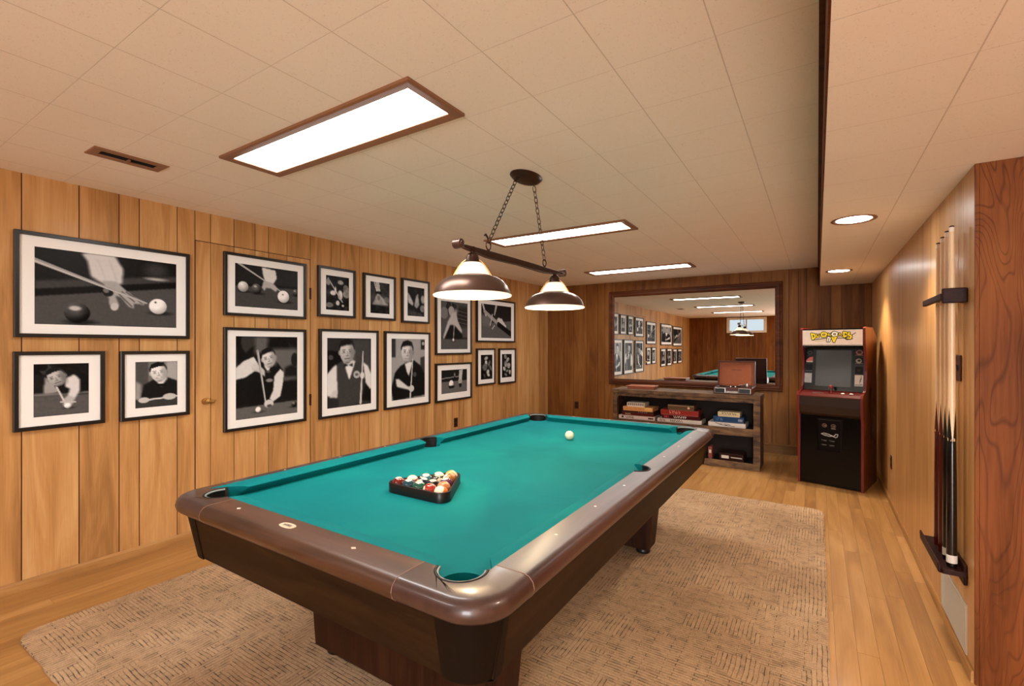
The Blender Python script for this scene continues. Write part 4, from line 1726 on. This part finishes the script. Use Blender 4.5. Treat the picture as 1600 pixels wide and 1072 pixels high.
# ================================================================ OUTLETS, SWITCH, GRILLE
def outlet(loc, rot, label):
    root = thing('wall_outlet', label, 'outlet', loc, rot)
    MB().box(-.036, .036, 0, .006, -.058, .058).build('cover_plate', M['outlet'], root, bevel=.004)
    for z in (-.024, .024):
        MB().lathe([(.017, 0), (.017, .002)], 20, Matrix.Translation((0, .006, z)) @ Matrix.Rotation(R(-90), 4, 'X')).build('socket', M['outletd'], root)
    return root


outlet((XL, 4.662, .441), (0, 0, R(-90)), 'dark brown outlet low on the left wall behind the side pocket')
outlet((-3.301, YB, .44), (0, 0, R(180)), 'dark outlet on the back wall between corner and cabinet')
outlet((XR, 5.32, .382), (0, 0, R(90)), 'dark red-brown outlet on the right wall near the arcade machine')
sw = thing('light_switch', 'dark brown light switch plate on the right wall beside the cues', 'light switch', (XR, 2.96, 1.30), (0, 0, R(90)))
MB().box(-.06, .06, 0, .007, -.06, .06).build('cover_plate', M['outlet'], sw, bevel=.004)
MB().box(-.018, -.008, .006, .022, -.012, .012).box(.012, .022, .006, .022, -.012, .012).build('toggle', M['outletd'], sw, bevel=.002)
gr = thing('return_air_grille', 'pale metal air grille low on the right wall under the cue rack', 'vent', (XR, 3.05, .165), (0, 0, R(90)))
MB().rect_frame(.49, .215, [(0, 0), (0, .004), (.003, .007), (.016, .007), (.018, .003), (.018, 0)], lambda a, b, d: (a, d, b)).build('frame', M['grille'], gr)
MB().box(-.235, .235, 0, .0025, -.098, .098).build('backing', M['grilled'], gr)
for k in range(17):
    z = -.088 + k * .011
    MB().prism([(0.0025, z), (.006, z - .003), (.0066, z - .0022), (.0032, z + .004)], -.232, .232, lambda u, v, q: (q, u, v)).build('slat', M['grille'], gr)

# ================================================================ CUES AND RACK
CX = XR - .045
cue_gap = [.04, -.055, -.145]
rk = thing('cue_rack', 'dark wooden wall rack holding four pool cues on the right wall', 'cue rack', (XR, 3.03, 0))
ub = MB()
# top bracket: long rounded bar in front of the cues, carried by a plate at the near end
ub.prism([(-.088, -.22), (-.080, -.235), (-.070, -.23), (-.069, -.1), (-.069, .19), (-.072, .215), (-.080, .22), (-.088, .21)][::-1], 1.605, 1.635,
         lambda u, v, q: (u, v, q))
ubo = ub.build('top_bracket', M['rackwd'], rk, bevel=.004)
MB().prism([(-.001, -.235), (-.084, -.235), (-.084, -.215), (-.03, -.205), (-.001, -.16)], 1.59, 1.655, lambda u, v, q: (u, v, q)).build('wall_mount', M['rackwd'], ubo, bevel=.004)
for k in range(3):
    yy = cue_gap[k]
    MB().box(-.07, -.03, yy - .006, yy + .006, 1.612, 1.628).build('divider', M['rackwd'], ubo, bevel=.003)
lb = MB()
lb.prism([(-.09, -.225), (-.08, -.235), (-.001, -.235), (-.001, .215), (-.08, .215), (-.09, .20)], .395, .418, lambda u, v, q: (u, v, q))
lb.prism([(-.09, .395), (-.098, .40), (-.10, .44), (-.094, .445), (-.088, .43), (-.085, .418)], -.23, .21, lambda u, v, q: (u, q, v))
lb.box(-.014, -.001, -.23, .21, .36, .45)
lb.build('bottom_shelf', M['rackwd'], rk, bevel=.003)
cue_y = [3.12, 3.02, 2.93, 2.84]
cue_top = [1.905, 1.915, 1.925, 1.93]
cols = ['cuebrown', 'cuebrown', 'cueblack', 'cueblack']
clab = ['pool cue with red-brown butt, farthest of the four in the wall rack', 'pool cue with red-brown butt, second of four, beside the black ones',
        'pool cue with black butt and thin white ring, third of four in the wall rack', 'thick black-butt pool cue with wide white ring, nearest of the four']
for i in range(4):
    zt = cue_top[i] - .42
    root = thing('pool_cue', clab[i], 'pool cue', (CX, cue_y[i], .4185), group='pool cues in the wall rack')
    bl = .56
    rb = .0165 if i < 3 else .019
    MB().lathe([(rb * .92, 0), (rb, .01), (rb * .95, bl * .6), (rb * .82, bl)], 20).build('butt', M[cols[i]], root, smooth=50)
    if i >= 2:
        MB().lathe([(rb * 1.01, .02), (rb * 1.02, .03), (rb * 1.02, .05), (rb * 1.0, .055)], 20).build('ring', M['cuering'], root, smooth=50)
    # points of the butt splice running up into the shaft
    sp_ = MB()
    for k in range(4):
        a = R(45 + 90 * k)
        r0 = rb * .82
        ring = []
        for t in range(7):
            zz = bl + .16 * t / 6 - .01
            hw_ = .75 * (1 - t / 6)
            rr_ = r0 * (1 - .10 * t / 6) + .0006
            ring.append([(rr_ * math.cos(a - hw_), rr_ * math.sin(a - hw_), zz), ((rr_ + .0004) * math.cos(a), (rr_ + .0004) * math.sin(a), zz), (rr_ * math.cos(a + hw_ + 1e-4), rr_ * math.sin(a + hw_ + 1e-4), zz)])
        sp_.loft(ring)
    sp_.build('splice_points', M[cols[i]], root)
    MB().lathe([(rb * .82, bl), (rb * .72, bl + .2), (rb * .62, zt - .25), (.0092, zt - .02)], 20).build('shaft', M['shaft'], root, smooth=50)
    MB().lathe([(.0093, zt - .02), (.0093, zt)], 16).build('ferrule', M['ferrule'], root, smooth=50)
    MB().lathe([(.0092, zt), (.0092, zt + .005), (.004, zt + .008)], 16).build('tip', M['cuetip'], root, smooth=50)

# ================================================================ RUSTIC CABINET
cb = thing('storage_cabinet', 'low rustic reclaimed wood cabinet with open shelves under the mirror', 'cabinet', (-1.395, 6.17, 0))
cw, cd = .865, .22      # half width / half depth (local)
CT = .843


def wobbly_board(x0, x1, y0, y1, z0, z1, name, mat, amp=.003, seed=0, n=14, ax='x'):
    r_ = random.Random(seed)
    rings = []
    for i in range(n + 1):
        t = i / n
        o = [r_.uniform(-amp, amp) for _ in range(4)]
        if ax == 'x':
            x = x0 + (x1 - x0) * t
            rings.append([(x, y0 + o[0], z0 + o[1]), (x, y1, z0 + o[1]), (x, y1, z1 + o[2] * .3), (x, y0 + o[0], z1 + o[2] * .3)])
        else:
            z = z0 + (z1 - z0) * t
            rings.append([(x0 + o[0], y0 + o[1], z), (x1 + o[2], y0 + o[1], z), (x1 + o[2], y1, z), (x0 + o[0], y1, z)])
    return MB().loft(rings).build(name, mat, cb, bevel=.003)


wobbly_board(-cw - .005, cw + .0, -cd - .005, cd, CT - .045, CT, 'top_board', M['rustic'], .004, 1)
wobbly_board(-cw + .05, cw - .06, -cd + .015, -cd + .035, .755, CT - .046, 'top_rail', M['rustic'], .004, 2)
wobbly_board(cw - .075, cw - .005, -cd + .002, -cd + .06, 0, CT - .046, 'post', M['rustic'], .003, 3, ax='z')
wobbly_board(-cw + .01, -cw + .065, -cd + .002, -cd + .06, 0, CT - .046, 'post', M['rustic'], .003, 4, ax='z')
wobbly_board(cw - .03, cw - .008, -cd + .06, cd, 0, CT - .046, 'side_panel', M['rustic'], .001, 5, ax='z')
wobbly_board(-cw + .012, -cw + .034, -cd + .06, cd, 0, CT - .046, 'side_panel', M['rustic'], .001, 6, ax='z')
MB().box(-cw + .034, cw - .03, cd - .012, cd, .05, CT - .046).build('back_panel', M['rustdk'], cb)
SH = .455
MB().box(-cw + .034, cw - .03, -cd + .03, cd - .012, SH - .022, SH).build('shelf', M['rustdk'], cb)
wobbly_board(-cw + .065, cw - .075, -cd + .008, -cd + .03, .375, SH + .008, 'shelf_rail', M['rustic'], .003, 7)
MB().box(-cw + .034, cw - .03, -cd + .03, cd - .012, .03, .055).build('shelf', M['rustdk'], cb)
wobbly_board(-cw + .065, cw - .075, -cd + .004, -cd + .03, .0, .078, 'bottom_rail', M['rustic'], .004, 8)
MB().prism([(-cw + .065, .797), (-cw + .065, .70), (-cw + .075, .745), (-cw + .10, .780), (-cw + .14, .797)], -cd + .01, -cd + .035, lambda u, v, q: (u, q, v)).build('corner_bracket', M['rustic'], cb)


def game_box(x0, x1, z0, z1, col, label, draw=None, y=5.99, d=.26, rot=0, cat='board game', top=None, group='board game boxes in the cabinet'):
    root = thing('game_box', label, cat, ((x0 + x1) / 2, y + d / 2, z0), (0, 0, R(rot)), group)
    W, H = x1 - x0, z1 - z0
    lid = H * .8
    m = flat('box_card', col, .5, noise=.06)
    MB().box(-W / 2, W / 2, -d / 2, d / 2, H - lid, H).build('lid', m, root, bevel=.0015)
    MB().box(-W / 2 + .003, W / 2 - .003, -d / 2 + .003, d / 2 - .003, 0, H - lid + .002).build('tray', m, root)
    c0 = [int(col[i:i + 2], 16) / 255 for i in (0, 2, 4)]
    cv = Cv((W - .01) / (lid - .006), 14, c0)
    if draw:
        draw(cv)
    cv.obj('printed_label', W - .01, lid - .006, lambda u, v: (u, -d / 2 - .0012, H - lid / 2 + v), root)
    return root


def scribble(col, x0=.1, x1=.9, y=.5, h=.35, n=9, w=.16):
    def f(c):
        rr = random.Random(int(x0 * 1000 + n))
        for k in range(n):
            u = x0 + (x1 - x0) * k / n
            du = (x1 - x0) / n * .6
            c.path([(u, y - h), (u + du * rr.random(), y + h), (u + du, y + h * rr.uniform(-1, 1))], w, col)
    return f


def tiles(c):
    c.a[:] = (.88, .84, .78)
    for k in range(8):
        u = .05 + k * .118
        c.poly([(u, .15), (u + .085, .15), (u + .085, .85), (u, .85)], (.08, .07, .07), .02)
        c.line((u + .03, .3), (u + .05, .7), .14, (.8, .76, .7))


def multi(*fs):
    def f(c):
        for g in fs:
            g(c)
    return f


def patch(x0, x1, y0, y1, col):
    return lambda c: c.poly([(x0, y0), (x1, y0), (x1, y1), (x0, y1)], col, .01)


S0 = SH + .0005
game_box(-2.185, -1.715, S0, S0 + .052, 'd9c4bc', 'pinkish white game box at the bottom of the left stack in the cabinet', multi(patch(.08, .14, .2, .8, (.1, .1, .1)), scribble((.35, .2, .2), .2, .45, n=5), patch(.83, .97, .3, .8, (.3, .2, .2))))
game_box(-2.14, -1.735, S0 + .0525, S0 + .088, '541a14', 'dark maroon game box second from the bottom of the left stack', scribble((.85, .7, .6), .1, .3, n=5))
game_box(-2.15, -1.74, S0 + .0885, S0 + .112, '37120f', 'thin dark game box under the orange one in the left stack', scribble((.8, .7, .65), .55, .85, n=5), rot=1)
game_box(-2.125, -1.74, S0 + .1125, S0 + .166, 'd1965c', 'orange-tan game box, second from top of the left stack', multi(patch(.74, 1, .0, 1, (.9, .72, .42)), scribble((.75, .45, .25), .05, .7, n=4, w=.08)), rot=-1)
game_box(-2.075, -1.845, S0 + .1665, S0 + .22, 'd9d0c4', 'small white game box with black letter tiles on top of the left stack', tiles, d=.2)
game_box(-1.685, -1.16, S0, S0 + .05, 'cfc4bd', 'long whitish game box at the bottom of the middle stack', multi(scribble((.5, .3, .3), .05, .2, n=4), scribble((.25, .25, .22), .3, .6, n=7), patch(.68, .95, .25, .75, (.78, .76, .72))))
game_box(-1.63, -1.18, S0 + .0505, S0 + .096, '3f0d10', 'dark wine red game box with white lettering in the middle stack', multi(scribble((.8, .3, .3), .06, .2, n=4), scribble((.9, .88, .85), .32, .68, n=7)))
game_box(-1.645, -1.20, S0 + .0965, S0 + .160, '8f2f26', 'brick red game box below the brown one in the middle stack', scribble((.85, .6, .55), .25, .55, n=5, w=.12), rot=1.5)
game_box(-1.555, -1.245, S0 + .1605, S0 + .225, '5c4430', 'brown game box with pale emblem on top of the middle stack', multi(patch(0, 1, .0, .3, (.5, .44, .34)), lambda c: c.ell(.8, .6, .3, .28, (.85, .7, .62))), d=.2)
game_box(-1.085, -.685, S0, S0 + .056, 'd8cfc6', 'white game box with black swoosh at the bottom of the right stack', lambda c: (c.path([(.2, .15), (.35, .6), (.6, .8), (.72, .85)], .14, (.08, .08, .08)), c.path([(.3, .4), (.5, .25), (.6, .5), (.45, .6)], .10, (.2, .2, .2))))
game_box(-1.03, -.705, S0 + .0565, S0 + .125, '1f3f66', 'blue game box in the middle of the right stack', multi(scribble((.35, .5, .65), .08, .35, n=4, w=.08), patch(.82, .97, .35, .85, (.5, .55, .62))))
game_box(-.98, -.745, S0 + .1255, S0 + .180, 'd0c29c', 'small cream game box on top of the right stack', multi(scribble((.2, .18, .12), .2, .9, y=.35, h=.2, n=6, w=.14), patch(.05, .95, .72, .8, (.5, .4, .3))), d=.18)
game_box(-.955, -.705, .0555, .155, '2c100c', 'dark red-brown game box with white print on the bottom shelf', multi(patch(.06, .4, .3, .7, (.85, .82, .78)), patch(.48, .95, .4, .6, (.75, .72, .68))), d=.22, rot=-3)
tb_ = game_box(-1.085, -1.045, .0555, .215, '8a4a42', 'small pinkish box standing upright on the cabinet bottom shelf', multi(patch(.1, .9, .3, .6, (.85, .8, .75))), d=.14, group=None)
if 'group' in tb_:
    del tb_['group']
# flat wooden box on top
fb = thing('wooden_box', 'flat tan wooden box lying on the left of the cabinet top', 'box', (-1.93, 6.18, CT + .002), (0, 0, R(2)))
MB().box(-.17, .17, -.11, .11, 0, .026).build('base', M['tan'], fb, bevel=.002)
MB().box(-.185, .18, -.12, .12, .0262, .040).build('lid', M['tan'], fb, bevel=.003)

# ================================================================ SUITCASE TURNTABLE
tt = thing('record_player', 'brown suitcase record player with open lid on the cabinet top', 'record player', (-.825, 6.14, CT + .002))
bw, bd, bh = .205, .145, .078
bs = MB().box(-bw, bw, -bd, bd, 0, bh).build('case', M['leather'], tt, bevel=.008)
for x0, x1 in ((-.19, -.075), (.065, .19)):
    MB().rect_frame(x1 - x0, .058, [(0, 0), (0, .004), (.004, .005), (.005, .0)], lambda a, b, d, xc=(x0 + x1) / 2: (xc + a, -bd - d, .040 + b)).build('grille_frame', M['silver'], bs)
    MB().box(x0 + .004, x1 - .004, -bd - .002, -bd, .015, .065).build('speaker_grille', M['black'], bs)
MB().box(-.068, .06, -bd - .003, -bd, .012, .035).build('control_strip', M['silver'], bs, bevel=.001)
MB().box(-.19, .19, -.13, .13, bh, bh + .004).build('deck', M['black'], tt)
MB().lathe([(.115, bh + .004), (.117, bh + .008), (.115, bh + .014), (.03, bh + .014), (.004, bh + .016)], 40, Matrix.Translation((-.045, .0, 0))).build('platter', M['cueblack'], tt, smooth=50)
ar = MB().tube([(.13, .06, bh + .03), (.12, .0, bh + .03), (.08, -.07, bh + .026), (.06, -.085, bh + .022)], .004, 8)
ar.cyl((.13, .06, bh), (.13, .06, bh + .035), .016)
ar.build('tone_arm', M['silver'], tt, smooth=50)
for x in (-.02, .03):
    MB().lathe([(.010, 0), (.010, .010), (.007, .012)], 16, Matrix.Translation((x, -bd + .018, bh + .004))).build('knob', M['silver'], tt, smooth=50)
ML = Matrix.Translation((0, bd, bh)) @ Matrix.Rotation(R(-6), 4, 'X')
ld = MB()
ld.box(-bw, bw, .032, .040, 0, .30, ML)
ld.box(-bw, -bw + .010, 0, .032, 0, .30, ML).box(bw - .010, bw, 0, .032, 0, .30, ML).box(-bw + .01, bw - .01, 0, .032, .29, .30, ML).box(-bw + .01, bw - .01, 0, .032, 0, .01, ML)
ldo = ld.build('lid', M['leather'], tt, bevel=.002)
MB().box(-bw + .012, bw - .012, .028, .0325, .012, .288, ML).build('lining', M['lining'], ldo)
mk = MB()
for k in range(9):
    mk.box(-.055 + k * .0125, -.046 + k * .0125, .0272, .0285, .188, .196 + .003 * (k % 2), ML)
mk.build('lid_mark', M['leather'], ldo)

# ================================================================ ARCADE MACHINE
ac = thing('arcade_machine', 'upright arcade cabinet with burgundy sides and yellow lettered marquee in the corner', 'arcade machine', (-.168, 5.758, 0), (0, 0, R(-14.2)))
AW = .556
prof = [(0.0, 0), (0, .66), (-.022, .72), (-.032, .80), (-.032, .90), (-.018, .925), (.02, .935), (.075, .95), (.11, .985), (.135, 1.06), (.145, 1.15),
        (.138, 1.25), (.115, 1.34), (.088, 1.40), (.078, 1.45), (.075, 1.575), (.10, 1.583), (.42, 1.583), (.60, 1.50), (.60, 0)]
for x0, nm, mt_ in ((0, 'left', 'burg'), (AW - .018, 'right', 'arcside')):
    mb = MB().prism(prof, x0, x0 + .018, lambda u, v, q: (q, u, v))
    sd = mb.build('side_panel', M[mt_], ac)
    ed = MB()
    front = prof[:18]
    for i in range(len(front) - 1):
        (y0, z0), (y1, z1) = front[i], front[i + 1]
    rings = []
    for i, (y_, z_) in enumerate(prof[:19]):
        a_ = prof[max(0, i - 1)]
        b_ = prof[min(len(prof) - 1, i + 1)]
        t = Vector((b_[0] - a_[0], b_[1] - a_[1])).normalized()
        nn = Vector((-t.y, t.x))
        o1, o2 = Vector((y_, z_)) + nn * .004, Vector((y_, z_)) - nn * .002
        if i == 0:
            o1.y = o2.y = .002
        rings.append([(x0 - .0015, o2.x, o2.y), (x0 - .0015, o1.x, o1.y), (x0 + .0195, o1.x, o1.y), (x0 + .0195, o2.x, o2.y)])
    ed.loft(rings)
    ed.build('edge_moulding', M['tmold'], sd, bevel=.001)
# side art on the right panel
sa = MB().prism([(.24, .93), (.30, 1.02), (.34, .98), (.36, .86), (.50, .78), (.53, .60), (.50, .44), (.34, .42), (.30, .52), (.33, .66), (.26, .76)], AW, AW + .0015, lambda u, v, q: (q, u, v))
sa.build('side_decal', M['cueblack'], ac)
MB().prism([(.37, .70), (.42, .66), (.44, .56), (.41, .47), (.385, .50), (.39, .60)], AW + .0015, AW + .0025, lambda u, v, q: (q, u, v)).build('side_decal', M['tmold'], ac)
a0, a1 = .018, AW - .018
MB().box(a0, a1, .012, .024, .012, .70).build('front_panel', M['arcblk'], ac)
MB().box(a0, a1, .59, .60, 0, 1.49).build('back_panel', M['arcblk'], ac)
MB().box(a0, a1, .09, .42, 1.565, 1.576).build('top_panel', M['arcblk'], ac)
# coin door
cdx, cdz = (.165, .385), (.345, .675)
cdr = MB().rect_frame(cdx[1] - cdx[0], cdz[1] - cdz[0], [(0, 0), (0, .006), (.004, .008), (.010, .008), (.012, 0)], lambda a, b, d: (sum(cdx) / 2 + a, .012 - d, sum(cdz) / 2 + b)).build('coin_door', M['arcblk'], ac)
cv = Cv(.22 / .33, 80, (.05, .03, .025))
cv.a[:, :] = (.055, .03, .025)
cv.path([(.02, .02), (.98, .02), (.98, .98)], .012, (.35, .33, .32))
for u in (.3, .66):
    cv.ell(u, .2, .07, .065, (.4, .32, .28))
    cv.ell(u, .2, .045, .04, (.12, .07, .06))
    cv.path([(u - .05, .2), (u + .05, .19), (u + .02, .23)], .015, (.55, .45, .38))
cv.line((.58, .285), (.74, .285), .016, (.65, .6, .55))
cv.path([(.17, .47), (.28, .44), (.45, .46), (.6, .5), (.75, .55), (.82, .52), (.84, .45), (.76, .44), (.7, .5), (.5, .53), (.3, .51), (.17, .47)], .016, (.85, .84, .82))
cv.path([(.25, .475), (.5, .49), (.66, .53)], .010, (.7, .69, .68))
for z in (.66, .80):
    for u in ((.18, .38), (.5, .7)):
        cv.line((u[0], z), (u[1], z + .01), .012, (.55, .53, .52))
        cv.line((u[0], z + .03), (u[1], z + .035), .006, (.3, .28, .27))
cv.obj('door_plate', .205, .315, lambda u, v: (sum(cdx) / 2 + u, .0105, sum(cdz) / 2 + v), cdr)
# control box
MB().prism([(.012, .70), (-.012, .725), (-.022, .80), (-.022, .892), (-.006, .918), (.10, .945), (.10, .70)], a0, a1, lambda u, v, q: (q, u, v)).build('control_box', M['arcbrn'], ac)
cp = MB().prism([(-.024, .889), (-.028, .898), (-.010, .921), (.095, .951), (.10, .946)], a0 + .001, a1 - .001, lambda u, v, q: (q, u, v)).build('control_panel', M['burg'], ac)
ju = lambda y: .921 + (y + .01) * .030 / .105
js = MB().cyl((.285, .035, ju(.035)), (.283, .030, ju(.035) + .055), .006)
js.lathe([(.022, 0), (.022, .004), (.008, .008)], 20, Matrix.Translation((.285, .035, ju(.035))))
js.sphere((.283, .029, ju(.035) + .062), .017, 20, 12)
js.build('joystick', M['red'], cp, smooth=50)
for x in (.385, .455):
    MB().lathe([(.017, 0), (.017, .005), (.010, .010), (.0001, .010)], 20, Matrix.Translation((x, .02, ju(.02)))).build('button', M['white'], cp, smooth=50)
MB().box(.13, .22, .012, .030, ju(.02), ju(.02) + .003).build('button', M['silver'], cp)
# monitor: sloping black bezel and glass
b0, b1 = (.115, .955), (.185, 1.395)         # (y,z) bottom, top


def bz_pt(x, s, out=0):
    """point on the bezel plane; s 0..1 from bottom to top"""
    y = b0[0] + (b1[0] - b0[0]) * s
    z = b0[1] + (b1[1] - b0[1]) * s
    L = math.hypot(b1[0] - b0[0], b1[1] - b0[1])
    ny, nz = -(b1[1] - b0[1]) / L, (b1[0] - b0[0]) / L
    return (x, y + ny * out, z + nz * out)


def bez_slab(x0, x1, s0, s1, o0, o1, name, mat, par):
    rings = [[bz_pt(x, s0, o0), bz_pt(x, s0, o1), bz_pt(x, s1, o1), bz_pt(x, s1, o0)] for x in (x0, x1)]
    return MB().loft(rings).build(name, mat, par)


bzl = bez_slab(a0, a1, -.02, 1.0, -.012, 0, 'monitor_bezel', M['arcblk'], ac)
fr_ = MB()
for (x0, x1, s0, s1) in ((.105, .445, .045, .085), (.105, .445, .915, .945), (.105, .122, .085, .915), (.428, .445, .085, .915)):
    fr_.loft([[bz_pt(x, s0, 0), bz_pt(x, s0, .006), bz_pt(x, s1, .006), bz_pt(x, s1, 0)] for x in (x0, x1)])
fr_.build('screen_surround', M['arcblk'], bzl)
bez_slab(.122, .428, .085, .915, 0, .003, 'screen', M['screen'], bzl)


def sticker(x, s, w, h, draw, bg):
    cv = Cv(w / h, 26, bg)
    draw(cv)
    L = math.hypot(b1[0] - b0[0], b1[1] - b0[1])
    cv.obj('instruction_card', w, h, lambda u, v: bz_pt(x + u, s + v / L, .0012), bzl)


DK = (.06, .05, .05)
sticker(.062, .86, .062, .055, lambda c: (c.ell(.5, .55, .42, .36, (.28, .30, .27)), c.ell(.5, .55, .30, .22, (.12, .13, .12))), DK)
sticker(.062, .70, .062, .065, lambda c: (c.poly([(0, .7), (.5, .2), (1, .1), (1, .9), (0, .9)], (.75, .42, .38)), c.poly([(.1, .8), (.95, .75), (.95, .95), (.1, .95)], (.8, .72, .68))), DK)
sticker(.058, .50, .062, .075, lambda c: c.poly([(0, .9), (1, .85), (1, .95), (0, 1)], (.35, .36, .38)), (.07, .08, .09))
sticker(.056, .26, .066, .100, lambda c: c.grain(.03, 3), (.66, .66, .65))
sticker(.490, .86, .066, .066, lambda c: (c.ell(.5, .45, .42, .36, (.62, .45, .40)), c.ell(.5, .42, .28, .22, (.3, .15, .12)), c.line((.1, .85), (.9, .85), .1, (.6, .42, .36))), DK)
sticker(.490, .68, .066, .066, lambda c: (c.ell(.45, .5, .36, .34, (.6, .58, .56)), c.ell(.5, .45, .20, .16, (.12, .1, .1)), c.line((.1, .88), (.9, .85), .1, (.5, .45, .42))), DK)
sticker(.492, .47, .066, .075, lambda c: c.ell(.5, .5, .2, .15, (.22, .16, .15)), (.09, .08, .08))
sticker(.494, .24, .070, .110, lambda c: (c.path([(.75, .1), (.7, .4), (.6, .7), (.68, .35)], .05, (.08, .08, .08)), c.path([(.1, .88), (.85, .86)], .08, (.45, .43, .42))), (.80, .79, .77))
# marquee with yellow outlined lettering
cv = Cv(.52 / .135, 72, (.88, .80, .72))
Yl, Bk, Wh = (.95, .84, .22), (.05, .04, .02), (.96, .92, .80)


def blobletter(pts, w):
    cv.path(pts, w + .09, Bk)


def both(strokes, w=.10, col=Yl):
    for st in strokes:
        cv.path(st, w + .085, Bk)
    for st in strokes:
        cv.path(st, w, col)


both([[(.16, .25), (.18, .62)], [(.16, .25), (.215, .30), (.23, .45), (.18, .62)]], .10)
both([[(.25, .30), (.255, .48), (.285, .48), (.29, .30)]], .06)
both([[(.36, .18), (.33, .30), (.345, .44), (.40, .42), (.42, .28), (.395, .20), (.37, .20)]], .10)
both([[(.445, .42), (.45, .25), (.475, .38), (.50, .24), (.505, .40)]], .05)
both([[(.53, .18), (.51, .32), (.54, .42), (.585, .38), (.59, .22), (.55, .17)]], .10, Wh)
both([[(.43, .76), (.445, .50), (.48, .55), (.46, .76)]], .08, Wh)
both([[(.51, .50), (.54, .80), (.575, .50), (.54, .56)]], .10)
both([[(.62, .40), (.635, .24), (.66, .40)]], .05)
both([[(.70, .18), (.705, .48)], [(.70, .18), (.75, .22), (.76, .38), (.705, .48)]], .10)
both([[(.79, .22), (.77, .34), (.82, .42), (.81, .58), (.75, .60)]], .10)
cv.path([(.84, .34), (.89, .22)], .04, Bk)
cv.path([(.18, .68), (.3, .62), (.42, .55)], .05, Bk)
cv.path([(.22, .76), (.34, .74), (.43, .66)], .03, (.75, .62, .2))
cv.path([(.59, .56), (.70, .56), (.80, .66), (.84, .60)], .05, Bk)
cv.grain(.03, 6)
mq = MB().prism([(.078, 1.412), (.074, 1.566), (.16, 1.566), (.16, 1.40), (.09, 1.40)], a0, a1, lambda u, v, q: (q, u, v)).build('marquee', M['arcblk'], ac)
cv.obj('marquee_sign', a1 - a0 - .006, .148, lambda u, v: ((a0 + a1) / 2 + u, .0735 - (v * .004 / .154), 1.489 + v), mq, M['sign'])
MB().box(a0, a1, .072, .080, 1.405, 1.4135).build('retaining_strip', M['silver'], mq)
MB().box(a0, a1, .16, .20, 1.385, 1.40).build('speaker_panel', M['arcblk'], ac)
